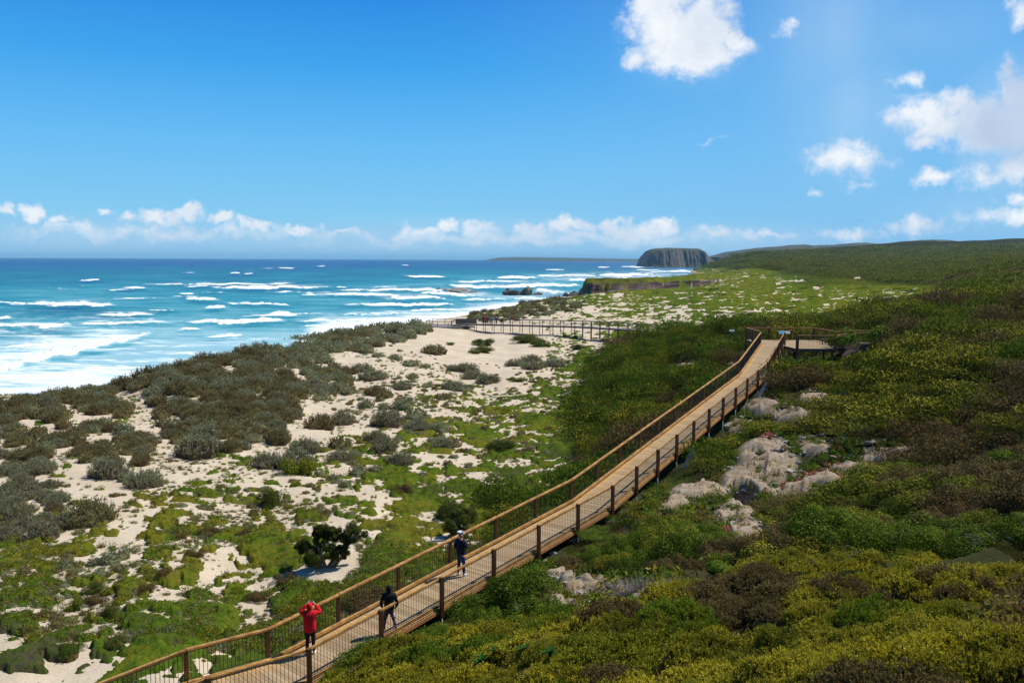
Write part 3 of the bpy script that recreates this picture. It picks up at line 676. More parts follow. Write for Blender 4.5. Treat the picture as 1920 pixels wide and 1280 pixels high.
# ------------------------------------------------------------------ lookout platform at the top
n0 = len(COL.objects)
vp = thing('viewing_platform', 'timber lookout platform on dark posts at the top of the boardwalk', 'platform', (28, 81.5, DZ))
ang = .0
def deck_poly(name, poly, mat, parent, pitch=.15, z0=0, thick=.05):
    """boards running along x, clipped to a convex-ish polygon in plan"""
    ys = [p.y for p in poly]; V = []; Fs = []; pa = []; y = min(ys)
    while y < max(ys)-pitch*.5:
        def span(yv):
            xs = []
            for a, b in zip(poly, poly[1:]+poly[:1]):
                if (a.y-yv)*(b.y-yv) <= 0 and a.y != b.y: xs.append(a.x+(b.x-a.x)*(yv-a.y)/(b.y-a.y))
            return (min(xs), max(xs)) if len(xs) > 1 else None
        s0 = span(y+.004); s1 = span(min(y+pitch*.93, max(ys)-.001))
        if s0 and s1:
            c = random.random(); z = poly[0].z+z0+random.uniform(-.003, .003); base = len(V)
            q = [(s0[0], y), (s0[1], y), (s1[1], y+pitch*.93), (s1[0], y+pitch*.93)]
            V += [(x_, y_, z) for x_, y_ in q]+[(x_, y_, z-thick) for x_, y_ in q]
            Fs += [(base, base+1, base+2, base+3), (base+7, base+6, base+5, base+4), (base, base+4, base+5, base+1), (base+2, base+6, base+7, base+3), (base+1, base+5, base+6, base+2), (base+3, base+7, base+4, base)]
            pa += [c]*8
        y += pitch
    me = np_mesh(name, np.array(V), np.array(Fs), False, {'plank': ('POINT', np.array(pa)), 'edge': ('POINT', np.zeros(len(V)))})
    return link(name, me, mat, parent)
deck_poly('decking', [p+Vector((0, 0, -.01)) for p in PLAT], M_DECK, vp)
def plat_rail(pts, parent, h=1.15, spacing=2.4, mat=None, wire=True, pm=None, wr=.007, pw=.20, rails=(1.15,)):
    Z = Vector((0, 0, 1)); st = stations(pts, spacing)
    for p in st: post(p, h+.04, .35, parent, pw, pm or M_POST)
    mb = MB()
    for a, b in zip(pts[:-1], pts[1:]):
        for r_ in rails: mb.beam(a+Z*r_, b+Z*r_, .13, .11)
    mb.build('handrail', mat or M_FAS, parent, bevel=.015)
    if wire:
        for a, b in zip(st[:-1], st[1:]): wire_panel(a, b, .12, h-.05, parent, .14, wr)
pb = [Vector((p.x, p.y, DZ)) for p in PLAT]
plat_rail([pb[0], pb[1], pb[2], pb[3]], vp)
plat_rail([Vector((25.85, 76.95, DZ)), Vector((29.3, 76.95, DZ)), Vector((31.2, 79.4, DZ))], vp)
plat_rail([pb[3]+Vector((.1, .4, 0)), Vector((36.9, 82.6, DZ+.15))], vp)
plat_rail([Vector((31.2, 79.4, DZ)), Vector((37.0, 80.5, DZ+.15))], vp)
ext = [Vector((30.9, 79.5, DZ)), Vector((30.9, 82.0, DZ)), Vector((36.9, 82.5, DZ+.15)), Vector((36.9, 80.6, DZ+.15))]
plank_deck('decking', [Vector((31.1, 82.2, DZ-.02)), Vector((36.9, 82.6, DZ+.15))], [Vector((31.4, 80.2, DZ-.02)), Vector((37, 80.6, DZ+.15))], M_DECK, vp)
mb = MB()
for a, b in zip(pb, pb[1:]+pb[:1]): mb.beam(a-Zv*.17, b-Zv*.17, .06, .22)
mb.build('edge_beam', M_DARKT, vp)
for x, y in [(26, 77.4), (27.8, 77.4), (29.2, 77.4), (31.8, 81.3), (30.2, 85.1), (27, 85.1), (23.4, 85.1), (23.6, 81.6), (27, 81), (29.6, 80.6)]:
    g = float(gz(x, y)); mb = MB(); mb.box((x, y, (DZ-.06+g-.4)/2), .16, .16, DZ-.06-(g-.4)); mb.build('support_leg', M_DARKT, vp)
mb = MB()
for y in (77.7, 80, 82.4, 84.8): mb.beam((24 if y > 80.5 else 26, y, DZ-.2), (30, y, DZ-.2), .1, .22)
mb.build('bearer', M_DARKT, vp)
under(vp, n0)
# bench on the lookout
n0 = len(COL.objects)
be = thing('bench', 'slatted timber bench inside the railing of the lookout platform', 'bench', (29.9, 80.6, DZ))
mb = MB()
dirb = Vector((-.55, 1, 0)).normalized(); cb = Vector((30.2, 80.6, DZ)); sb = Vector((dirb.y, -dirb.x, 0))
for k in range(3): mb.beam(cb-dirb*.95+sb*(k*.14-.2)+Zv*.45, cb+dirb*.95+sb*(k*.14-.2)+Zv*.45, .12, .035)
mb.build('seat', M_DECK, be)
mb = MB()
for k in range(2): mb.beam(cb-dirb*.95+sb*(.22+k*.03)+Zv*(.62+k*.16), cb+dirb*.95+sb*(.22+k*.03)+Zv*(.62+k*.16), .03, .12)
mb.build('backrest', M_DECK, be)
for sgn in (-1, 1):
    mb = MB(); c = cb+dirb*(.75*sgn)
    mb.beam(c+sb*-.2, c+sb*-.2+Zv*.43, .07, .07, (1, 0, 0)); mb.beam(c+sb*.2, c+sb*.26+Zv*.85, .07, .07, (1, 0, 0)); mb.beam(c-sb*.22+Zv*.40, c+sb*.2+Zv*.40, .06, .05)
    mb.build('leg', M_DARKT, be)
under(be, n0)
# sloping information boards
def info_board(name, label, loc, rz, w, h, cols, hgt=.95, tilt=.6):
    n0 = len(COL.objects); t = thing(name, label, 'sign', loc, rz); L = Vector(loc)
    Rz = Matrix.Rotation(rz, 3, 'Z'); T = lambda x, y, z: L + Rz @ Vector((x, y, z))
    for s in (-1, 1):
        mb = MB(); mb.beam(T(s*w*.32, .0, -.1), T(s*w*.32, .0, hgt-.03), .06, .06, (1, 0, 0)); mb.build('leg', M_DARKT, t)
    cy, sy_ = math.cos(tilt), math.sin(tilt)
    def q(x, v, n): return T(x, v*cy - n*sy_, hgt + v*sy_ + n*cy)
    mb = MB()
    V = [q(x, v, n) for n in (0, .035) for x, v in ((-w/2, -h/2), (w/2, -h/2), (w/2, h/2), (-w/2, h/2))]
    mb.add(V, [(3, 2, 1, 0), (4, 5, 6, 7), (0, 1, 5, 4), (1, 2, 6, 5), (2, 3, 7, 6), (3, 0, 4, 7)]); mb.build('panel', M_STEEL, t)
    k = len(cols); x0 = -w/2+.02
    for wd, col in cols:
        x1 = x0+wd*(w-.04); mb = MB(); V = [q(x, v, .039) for x, v in ((x0, -h/2+.02), (x1-.01, -h/2+.02), (x1-.01, h/2-.02), (x0, h/2-.02))]
        mb.add(V, [(0, 1, 2, 3)]); mb.build('printed_sheet', plain('sheet_%s' % col[0], col[1], .5, .08, 3), t); x0 = x1
    under(t, n0); return t
info_board('information_board', 'sloping blue and white information board at the far rail of the lookout', (27.1, 84.6, DZ), 0, 1.1, .34, [(.56, ('blue', (.06, .34, .60))), (.44, ('white', (.42, .42, .34)))], .8, .95)
info_board('information_board', 'small grey angled board outside the left corner of the lookout', (21.7, 84.0, DZ), -.5, .5, .3, [(1, ('grey', (.22, .27, .31)))], 1.0, .6)

# ------------------------------------------------------------------ distant walkway and platform
n0 = len(COL.objects)
fw = thing('boardwalk', 'distant dark walkway on tall posts crossing the dunes to the beach platform', 'boardwalk', FW[1])
M_FAR = timber('far_weathered_timber', (.12, .085, .065), (.20, .15, .12), .3)
FL = offset(FW, 1.0); FR = offset(FW, -1.0)
plank_deck('decking', FL, FR, M_GDECK, fw, .2, .1)
for poly in (FL, FR):
    Z = Vector((0, 0, 1)); st = stations(poly, 3.1)
    mb = MB()
    for a, b in zip(poly[:-1], poly[1:]): mb.beam(a+Z*1.1, b+Z*1.1, .11, .10); mb.beam(a+Z*.55, b+Z*.55, .05, .05)
    mb.build('handrail', M_FAR, fw)
    mb = MB()
    for a, b in zip(poly[:-1], poly[1:]): mb.beam(a-Z*.16, b-Z*.16, .08, .28)
    mb.build('edge_beam', M_DARKT, fw)
    for p in st:
        g = float(gz(p.x, p.y)); mb = MB(); mb.box((p.x, p.y, (p.z+1.12+g-.3)/2), .14, .14, p.z+1.12-g+.3); mb.build('post', M_FAR, fw)
under(fw, n0)
n0 = len(COL.objects)
z = FPZ; FP = [Vector((-20.5, 203.5, z)), Vector((-19.5, 209.5, z)), Vector((-10.5, 208.5, z)), Vector((-9.0, 203, z)), Vector((-12.5, 199.5, z)), Vector((-17.5, 199.5, z))]
fp = thing('viewing_platform', 'distant grey beach lookout platform on the dune crest above the surf', 'platform', (-15, 204, z))
deck_poly('decking', FP, M_GDECK, fp, .25, -.12)
Z = Vector((0, 0, 1)); ring = FP
segs = [(FP[5], FP[0]), (FP[0], FP[1]), (FP[1], FP[2]), (FP[4], FP[5])]
for a, b in segs:
    for p in stations([a, b], 2.6)[:-1]:
        g = float(gz(p.x, p.y)); mb = MB(); mb.box((p.x, p.y, (p.z+1.12+min(g, p.z)-.5)/2), .15, .15, p.z+1.12-min(g, p.z)+.5); mb.build('post', M_FAR, fp)
mb = MB()
for a, b in segs:
    mb.beam(a+Z*1.1, b+Z*1.1, .11, .1); mb.beam(a+Z*.6, b+Z*.6, .05, .05)
mb.build('handrail', M_FAR, fp)
mb = MB()
for a, b in zip(FP, FP[1:]+FP[:1]): mb.beam(a-Z*.3, b-Z*.3, .08, .34)
mb.build('edge_beam', M_FAR, fp)
# raised entrance landing with a solid screen
hi = Vector((0, 0, .55)); L0 = [Vector((-10.9, 203.2, z)), Vector((-10.9, 206.2, z)), FA+Vector((.3, 1.2, 0)), FA+Vector((-.1, -1.0, 0))]
mb = MB(); mb.box((-11.2, 206.6, z+.75), 5.0, .1, 1.3); mb.build('screen', M_FAR, fp)
plank_deck('ramp', [Vector((-14.5, 204.6, z+.0)), FA+Vector((-.2, 1, 0))], [Vector((-14.5, 202.4, z+.0)), FA+Vector((-.2, -1, 0))], M_GDECK, fp, .25, .1)
for yo, zz in ((2.35, 0), (4.65, 0)):
    a = Vector((-14.5, 200+yo, z)); b = Vector((FA.x-.2, FA.y+(1 if yo > 3 else -1), FA.z)); mb = MB(); mb.beam(a+Z*1.1, b+Z*1.1, .11, .1); mb.beam(a+Z*.6, b+Z*.6, .05, .05); mb.build('handrail', M_FAR, fp)
    for p in stations([a, b], 1.8): mb = MB(); mb.box(p+Z*.35, .13, .13, 1.55); mb.build('post', M_FAR, fp)
under(fp, n0)
# ------------------------------------------------------------------ people
def skin_mesh(name, chains, sub=2, root=0):
    """chains: list of point lists [(x,y,z,rx[,ry])]; identical points join the chains"""
    verts = []; rad = []; key = {}; edges = []
    for ch in chains:
        prev = None
        for p in ch:
            k = tuple(round(c, 4) for c in p[:3])
            if k not in key: key[k] = len(verts); verts.append(p[:3]); rad.append((p[3], p[4] if len(p) > 4 else p[3]))
            i = key[k]
            if prev is not None and prev != i: edges.append((prev, i))
            prev = i
    me = bpy.data.meshes.new(name); me.from_pydata(verts, edges, []); ob = bpy.data.objects.new('tmp_'+name, me); COL.objects.link(ob)
    ms = ob.modifiers.new('s', 'SKIN'); ms.use_smooth_shade = True
    for i, d in enumerate(me.skin_vertices[0].data): d.radius = rad[i]; d.use_root = (i == root)
    mm = ob.modifiers.new('u', 'SUBSURF'); mm.levels = sub; mm.render_levels = sub
    dg = bpy.context.evaluated_depsgraph_get(); out = bpy.data.meshes.new_from_object(ob.evaluated_get(dg))
    bpy.data.objects.remove(ob); out.name = name
    out.polygons.foreach_set('use_smooth', [True]*len(out.polygons)); return out
def hand(w, d, s, curl=.5):
    """five finger chains rooted in the palm; w wrist point, d direction of the hand, s thumb side"""
    w = Vector(w); d = Vector(d).normalized(); s = (Vector(s)-d*Vector(s).dot(d)).normalized(); nrm = d.cross(s)
    palm = w+d*.05; ch = [[(*w, .027, .02), (*palm, .036, .018)]]
    for k, ln in enumerate((.07, .08, .074, .058)):
        b_ = palm+d*.035+s*(.03-.02*k); a1 = b_+d*ln*.5+nrm*curl*.012; a2 = b_+d*ln*(1-.3*curl)+nrm*curl*.035
        ch.append([(*palm, .036, .018), (*b_, .010), (*a1, .009), (*a2, .008)])
    t1 = w+d*.03+s*.035; t2 = t1+d*.035+s*.022+nrm*.01
    ch.append([(*palm, .036, .018), (*t1, .012), (*t2, .010)])
    return ch
M_SKIN = plain('skin', (.50, .28, .19), .55, .08, 10)
def cloth(name, c, fold=.35):
    m, N, b = new_mat(name); co = objco(N)
    N.set(b, 'Base Color', N.mix(N.rng(N.noise(co, 5, 4), .3, .7), tuple(x*.8 for x in c), tuple(x*1.15 for x in c)))
    b.inputs['Roughness'].default_value = .85; b.inputs['Specular IOR Level'].default_value = .2
    w = N.noise(N.scale(co, (7, 7, 14)), 1, 3, .5, 1.2); N.set(b, 'Normal', N.bump(w, fold, .05)); return m
M_RED = cloth('red_quilted_jacket', (.62, .012, .018), .6); M_NAVY = cloth('navy_jacket', (.012, .013, .028)); M_BLACK = cloth('black_cloth', (.012, .012, .014))
M_JEAN = cloth('blue_jeans', (.022, .038, .10)); M_SHOE = plain('pale_blue_shoe', (.62, .72, .85), .6); M_DSHOE = plain('dark_shoe', (.03, .025, .03), .6); M_WSHOE = plain('white_shoe', (.8, .8, .78), .6)
M_CAP = plain('white_cap', (.72, .70, .66), .8); M_HAIR = plain('grey_hair', (.28, .24, .21), .8); M_CAM = plain('camera_black', (.02, .02, .02), .4)
m, N, b = new_mat('patterned_leggings'); co = objco(N); v = N.n('ShaderNodeTexVoronoi'); N.set(v, 'Vector', N.scale(co, (1, 1, .6))); v.inputs['Scale'].default_value = 13
sp = N.n('ShaderNodeSeparateXYZ'); N.set(sp, 0, co)
side = N.rng(sp.outputs[0], .08, .15); patt = N.math('MULTIPLY', N.rng(v.outputs['Distance'], .42, .5), side)
c = N.mix(N.rng(N.noise(co, 9, 2), .45, .6), (.06, .035, .04), (.13, .06, .06)); c = N.mix(patt, c, (.75, .55, .68)); N.set(b, 'Base Color', c); b.inputs['Roughness'].default_value = .8
M_LEG = m
def build_person(label, loc, rz, arms, legs, jacket, trousers, shoe, hood=False, cap=False, bulk=1.0, skirt=.80, scale=1.0, camera=None, group=None, tilt=0, jlen=.86):
    root = thing('person', label, 'person', loc, rz, group); root.scale = (scale,)*3
    hy = .02
    spine = [(0, 0, .95, .145, .11), (0, -.01, 1.12, .13, .10), (0, -.02, 1.32, .155, .11), (0, -.01, 1.45, .10, .08), (0, 0, 1.52, .055, .055), (0, .015, 1.60, .075, .085), (0, .02, 1.68, .082, .098), (0, .01, 1.755, .055, .065)]
    ch = [spine]
    for s, (el, wr, hd) in zip((-1, 1), arms):
        ch.append([spine[3], (s*.17, -.01, 1.43, .058), (*el, .043), (*[(a+b)/2 for a, b in zip(el, wr)], .042), (*wr, .028)])
        ch += hand(wr, hd, (-s, .2, .3))
    for s, (kn, an) in zip((-1, 1), legs):
        toe = (an[0]+s*.02, an[1]+.17, .035)
        ch.append([spine[0], (s*.095, 0, .88, .088), (*kn, .058), (kn[0]*.5+an[0]*.5, kn[1]*.5+an[1]*.5-.02, kn[2]*.6+an[2]*.4, .055), (*an, .036), (an[0], an[1]+.03, .05, .035), (*toe, .03)])
    ch.append([spine[6], (0, .125, 1.665, .014), (0, .135, 1.655, .010)])
    for s in (-1, 1): ch.append([spine[6], (s*.085, .0, 1.675, .012, .02), (s*.095, -.005, 1.685, .008, .015)])
    body = link('body', skin_mesh('body', ch), M_SKIN, root)
    q = bulk
    jk = [[(0, 0, jlen, .19*q, .15*q), (0, 0, .98, .185*q, .145*q), (0, -.01, 1.12, .175*q, .14*q), (0, -.02, 1.32, .185*q, .145*q), (0, -.01, 1.44, .115*q, .10*q), (0, 0, 1.505, .075, .075)]]
    for s, (el, wr, hd) in zip((-1, 1), arms):
        w2 = [b+(a-b)*.06 for a, b in zip(el, wr)]
        jk.append([jk[0][4], (s*.185, -.01, 1.425, .078*q), (*el, .062*q), (*[(a+b)/2 for a, b in zip(el, w2)], .058*q), (*w2, .045)])
    if hood: jk[0] += [(0, .0, 1.60, .108, .118), (0, .0, 1.70, .112, .125), (0, -.01, 1.79, .07, .08)]
    link('jacket', skin_mesh('jacket', jk), jacket, root)
    tr = [[(0, 0, .97, .155, .12), (0, 0, .9, .15, .12)]]
    for s, (kn, an) in zip((-1, 1), legs):
        tr.append([tr[0][1], (s*.10, 0, .82, .103), (*kn, .072), (kn[0]*.5+an[0]*.5, kn[1]*.5+an[1]*.5-.015, kn[2]*.55+an[2]*.45, .064), (an[0], an[1], an[2]+.03, .055)])
    link('trousers', skin_mesh('trousers', tr), trousers, root)
    for s, (kn, an) in zip((-1, 1), legs):
        sh = [[(an[0], an[1]-.05, .045, .04, .04), (an[0], an[1]+.03, .05, .048, .042), (an[0]+s*.012, an[1]+.12, .04, .046, .034), (an[0]+s*.02, an[1]+.19, .032, .036, .026)], [(an[0], an[1]+.03, .05, .048, .042), (an[0], an[1], .12, .046)]]
        link('shoe', skin_mesh('shoe', sh, 1), shoe, root)
    if cap:
        link('hair', skin_mesh('hair', [[(0, -.03, 1.60, .082, .085), (0, -.015, 1.69, .094, .108), (0, .0, 1.745, .07, .085)]], 2), M_HAIR, root)
        link('cap', skin_mesh('cap', [[(0, .0, 1.715, .105, .118), (0, .0, 1.775, .088, .10), (0, 0, 1.805, .04, .045)], [(0, .0, 1.715, .105, .118), (0, .15, 1.70, .075, .012), (0, .20, 1.69, .05, .008)]], 2), M_CAP, root)
    if camera:
        cam_t = thing('camera', camera[0], 'camera', root.matrix_basis @ Vector(camera[1]) if False else (0, 0, 0), 0)
        Rr = Matrix.Rotation(rz, 3, 'Z'); cam_t.location = Vector(loc)+Rr @ (Vector(camera[1])*scale); cam_t.rotation_euler.z = rz
        mb = MB(); mb.box((0, 0, 0), .13, .05, .085); mb.box((0, 0, .05), .05, .045, .03); mb.build('camera_body', M_CAM, cam_t, bevel=.008)
        mb = MB(); mb.tube([(0, .025, 0), (0, .09, 0)], [.034, .032], 14); mb.build('lens', M_CAM, cam_t, True)
    return root
def on_deck(px, py):
    """point on the ramp's deck under a photo direction"""
    d = ray(px, py); best = None
    for a, b in zip(CB[:-1], CB[1:]):
        for i in range(400):
            p = a.lerp(b, i/400); Y = p.y; s = Y/d[1]; 
            # plane of the segment: level across, sloping along
            t = Vector((b.x-a.x, b.y-a.y, 0)); L = t.length; t.normalize()
            q = Vector((d[0]*s, Y, CZ+d[2]*s)); al = (q-a).dot(t)/L
            if -.02 <= al <= 1.02:
                zz = a.z+(b.z-a.z)*al; e = abs(q.z-zz)
                if best is None or e < best[0]: best = (e, Vector((q.x, q.y, zz)))
    return best[1]
down = lambda s: ((s*.25, -.03, 1.15), (s*.27, .06, .92), (0, .1, -1))
# man with a white cap, camera held at the chest
p = on_deck(864, 1079)
build_person('person in navy jacket, jeans and white cap holding a camera at chest height', p, -.62,
    [((-.27, -.04, 1.17), (-.20, .12, 1.02), (.3, .5, .3)), ((.29, .0, 1.20), (.20, .25, 1.30), (-.5, .6, .2))],
    [((-.10, .03, .5), (-.12, -.02, .09)), ((.12, .05, .5), (.14, .02, .09))], M_NAVY, M_JEAN, M_SHOE, cap=True, bulk=1.12, scale=.975,
    camera=('small black camera held in front of the person in the white cap', (.12, .36, 1.33)))
p = on_deck(730, 1187)
build_person('person in black hooded top and patterned leggings with feet set apart', p, .12, [((-.28, -.02, 1.14), (-.25, .10, .93), (.5, .5, -.8)), ((.28, -.02, 1.14), (.25, .10, .93), (-.5, .5, -.8))],
    [((-.16, .03, .5), (-.22, -.05, .09)), ((.17, .0, .5), (.25, .1, .09))], M_BLACK, M_LEG, M_DSHOE, hood=True, bulk=1.08, scale=.95)
p = on_deck(582, 1226)
build_person('person in bright red hooded coat raising both hands to take a picture', p, .0, [((-.34, .10, 1.42), (-.12, .21, 1.66), (.6, .3, .5)), ((.34, .10, 1.42), (.12, .21, 1.66), (-.6, .3, .5))],
    [((-.09, .02, .5), (-.10, -.02, .09)), ((.10, .03, .5), (.12, .0, .09))], M_RED, M_BLACK, M_WSHOE, hood=True, bulk=1.27, scale=.97, jlen=.74,
    camera=('small black camera held up by the person in red', (0, .27, 1.69)))
# small figures on the far walkway
FG = [(911, M_NAVY, 'dark blue coat', 1.0), (916, M_RED, 'red coat', .98), (921, M_BLACK, 'black coat', 1.0), (925, cloth('light_blue_cloth', (.10, .25, .42)), 'light blue jacket', .95), (929, cloth('grey_blue_cloth', (.08, .12, .2)), 'grey blue jacket', .97), (938, cloth('dark_blue_cloth', (.015, .04, .12)), 'dark blue jacket', 1.02), (949, M_BLACK, 'black jacket', .9), (964, M_BLACK, 'black clothes', .98)]
WH = ['at the left end of the group', 'within the group', 'behind the red coat', 'near the middle of the group', 'beside the light blue jacket', 'at the right end of the group', 'alone just right of the group', 'alone farthest right']
for i, (px, mt, cl, sc_) in enumerate(FG):
    t = np.interp(px, [868, 1085], [0, 1]); q = FA.lerp(FBk, t); q = Vector((q.x+random.uniform(-.1, .1), q.y+random.uniform(-.5, .6), q.z))
    build_person('person in %s on the far walkway, %s' % (cl, WH[i]), q, random.uniform(-1, 1)+(1.2 if i > 5 else 0), [down(-1), down(1)],
       [((-.09, .04, .5), (-.10, .1 if i > 5 else 0, .09)), ((.10, -.02, .5), (.11, -.12 if i > 5 else 0, .09))], mt, M_BLACK if i % 2 else M_JEAN, M_DSHOE, hood=(i % 3 == 0), cap=(i == 2), bulk=1.2, scale=sc_, group='people on the far walkway')
# ------------------------------------------------------------------ foliage
def leaf_mat(name, cols, tip=None, tipamt=.5, rough=.6, trans=.25, brown=.1):
    m, N, b = new_mat(name); lv = N.attr('lv'); tp = N.attr('tip')
    inf = N.n('ShaderNodeObjectInfo').outputs['Random']; co = geoco(N)
    t = N.math('ADD', N.math('MULTIPLY', lv, .40), N.math('ADD', N.math('MULTIPLY', inf, .60), N.math('MULTIPLY', N.math('SUBTRACT', N.noise(co, .35, 3), .5), .8)))
    cr = N.n('ShaderNodeValToRGB'); N.set(cr, 0, t); e = cr.color_ramp.elements
    e[0].position = .1; e[0].color = (*cols[0], 1); e[1].position = .9; e[1].color = (*cols[-1], 1)
    for i, c in enumerate(cols[1:-1]): q = e.new(.1+.8*(i+1)/(len(cols)-1)); q.color = (*c, 1)
    c = cr.outputs[0]
    if tip: c = N.mix(N.math('MULTIPLY', tp, N.rng(N.noise(co, .8, 3), .3, .7, tipamt*.35, tipamt*1.2)), c, tip)
    c = N.mix(N.math('MULTIPLY', N.math('GREATER_THAN', lv, 1-brown), .8), c, (.13, .075, .035))
    N.set(b, 'Base Color', c); b.inputs['Roughness'].default_value = rough; b.inputs['Specular IOR Level'].default_value = .08
    tr = N.n('ShaderNodeBsdfTranslucent'); N.set(tr, 0, c); mx = N.n('ShaderNodeMixShader'); mx.inputs[0].default_value = trans
    out = N.t.nodes['Material Output']; N.t.links.new(b.outputs[0], mx.inputs[1]); N.t.links.new(tr.outputs[0], mx.inputs[2]); N.t.links.new(mx.outputs[0], out.inputs[0])
    return m
M_SALT = leaf_mat('saltbush_leaves', [(.165, .14, .06), (.20, .20, .09), (.26, .275, .145)], (.41, .41, .25), .6, .7, .35, .15)
M_OLIVE = leaf_mat('olive_saltbush_leaves', [(.135, .088, .036), (.165, .138, .05), (.20, .19, .075)], (.32, .29, .12), .5, .7, .35, .2)
M_HEATH = leaf_mat('heath_leaves', [(.052, .065, .007), (.098, .128, .009), (.17, .19, .013)], (.40, .38, .02), .55, .7, .3, .10)
M_GREENB = leaf_mat('fresh_green_leaves', [(.045, .075, .006), (.075, .125, .009), (.125, .185, .013)], (.26, .33, .02), .5, .7, .35, .04)
M_BROWNB = leaf_mat('brown_heath_leaves', [(.10, .060, .024), (.115, .085, .025), (.15, .115, .035)], (.26, .20, .06), .5, .8, .25, .2)
M_YELB = leaf_mat('yellow_tipped_leaves', [(.055, .068, .007), (.105, .122, .010), (.165, .17, .014)], (.52, .44, .028), .8, .7, .3, .10)
M_DTREE = leaf_mat('dark_tree_leaves', [(.055, .07, .012), (.085, .11, .016), (.12, .14, .02)], (.20, .21, .04), .5, .7, .4, .08)
M_TWIG = plain('twigs', (.075, .05, .032), .9, .35, 5)
M_GTWIG = plain('grey_dead_twigs', (.24, .20, .18), .9, .3, 5)
M_BARK = plain('grey_bark', (.20, .16, .125), .9, .3, 8, bump=.4)

def unit(n): 
    v = rng.normal(size=(n, 3)); return v/np.linalg.norm(v, axis=1)[:, None]
def leaves(C, Nrm, ln, wd, spread=.7, up=.0, tip=None, face=0):
    """one rhombic leaf at each centre, its long axis roughly along the normal (spread = how far it strays)"""
    n = len(C)
    if face:                     # blades lie like shingles on the clump, facing outwards
        nj = Nrm + unit(n)*face; nj /= np.linalg.norm(nj, axis=1)[:, None]
        a = np.cross(nj, unit(n)); a /= np.linalg.norm(a, axis=1)[:, None]+1e-9; b = np.cross(nj, a); a = a+nj*.25
    else:
        a = Nrm + unit(n)*spread; a[:, 2] += up; a /= np.linalg.norm(a, axis=1)[:, None]; b = np.cross(a, unit(n)); b /= np.linalg.norm(b, axis=1)[:, None]+1e-9
    L = ln*rng.uniform(.6, 1.3, n)[:, None]; Wd = wd*rng.uniform(.7, 1.2, n)[:, None]
    V = np.stack([C, C+a*L*.5+b*Wd*.5, C+a*L, C+a*L*.5-b*Wd*.5], 1).reshape(-1, 3)
    Fq = np.arange(4*n).reshape(n, 4); lv = np.repeat(rng.random(n), 4)
    t = np.repeat(np.zeros(n) if tip is None else tip, 4); return V, Fq, lv, t
def core(r, h, sub=2, jag=.25, seed=0):
    bm = bmesh.new(); bmesh.ops.create_icosphere(bm, subdivisions=sub, radius=1)
    for v in bm.verts:
        k = 1+jag*(float(vnoise(v.co.x*2.1+seed, v.co.y*2.1+v.co.z*1.7, seed))-.5)*2
        v.co = Vector((v.co.x*r*k, v.co.y*r*k, max(-.15, v.co.z)*h*k))
    bm.normal_update(); V = np.array([v.co[:] for v in bm.verts]); Fs = np.array([[v.index for v in f.verts] for f in bm.faces]); bm.free(); return V, Fs
def mesh_mix(name, leafdata, coredata=None, twigs=None):
    """leaves use material 0, the inner wood material 1"""
    V, Fq, lv, tp = leafdata; me = bpy.data.meshes.new(name)
    Vs = [V]; nl = len(V); loops = [Fq.ravel()]; st = [np.arange(0, Fq.size, 4)]; mi = [np.zeros(len(Fq))]; at = [lv]; at2 = [tp]; base = len(V); lo = Fq.size
    for part in (coredata, twigs):
        if part is None: continue
        Vc_, Fc_ = part; k = Fc_.shape[1]
        Vs.append(Vc_); loops.append((Fc_+base).ravel()); st.append(lo+np.arange(0, Fc_.size, k)); mi.append(np.ones(len(Fc_))); at.append(np.zeros(len(Vc_))); at2.append(np.zeros(len(Vc_))); base += len(Vc_); lo += Fc_.size
    V = np.concatenate(Vs).astype(np.float32); lp = np.concatenate(loops).astype(np.int32); ss = np.concatenate(st).astype(np.int32)
    me.vertices.add(len(V)); me.vertices.foreach_set('co', V.ravel()); me.loops.add(len(lp)); me.loops.foreach_set('vertex_index', lp)
    me.polygons.add(len(ss)); me.polygons.foreach_set('loop_start', ss); me.polygons.foreach_set('use_smooth', np.zeros(len(ss), bool)); me.polygons.foreach_set('material_index', np.concatenate(mi).astype(np.int32))
    for k, a in (('lv', np.concatenate(at)), ('tip', np.concatenate(at2))):
        q = me.attributes.new(k, 'FLOAT', 'POINT'); q.data.foreach_set('value', a.astype(np.float32))
    me.update(calc_edges=True); return me
def twig_set(pts, r0, n=3):
    """thin three-sided sticks; pts: list of polylines"""
    V = []; Fs = []
    for pl_ in pts:
        pl_ = [Vector(p) for p in pl_]; m_ = len(pl_)
        for i, p in enumerate(pl_):
            d = (pl_[min(i+1, m_-1)]-pl_[max(i-1, 0)]).normalized(); s = d.cross(Vector((.3, .5, .8))).normalized(); u = s.cross(d); r = r0*(1-.75*i/(m_-1))
            V += [tuple(p+(s*math.cos(t)+u*math.sin(t))*r) for t in (0, 2.09, 4.19)]
        b_ = len(V)-3*m_
        for i in range(m_-1):
            for k in range(3): Fs.append((b_+i*3+k, b_+i*3+(k+1) % 3, b_+i*3+3+(k+1) % 3, b_+i*3+3+k))
    return np.array(V), np.array(Fs)
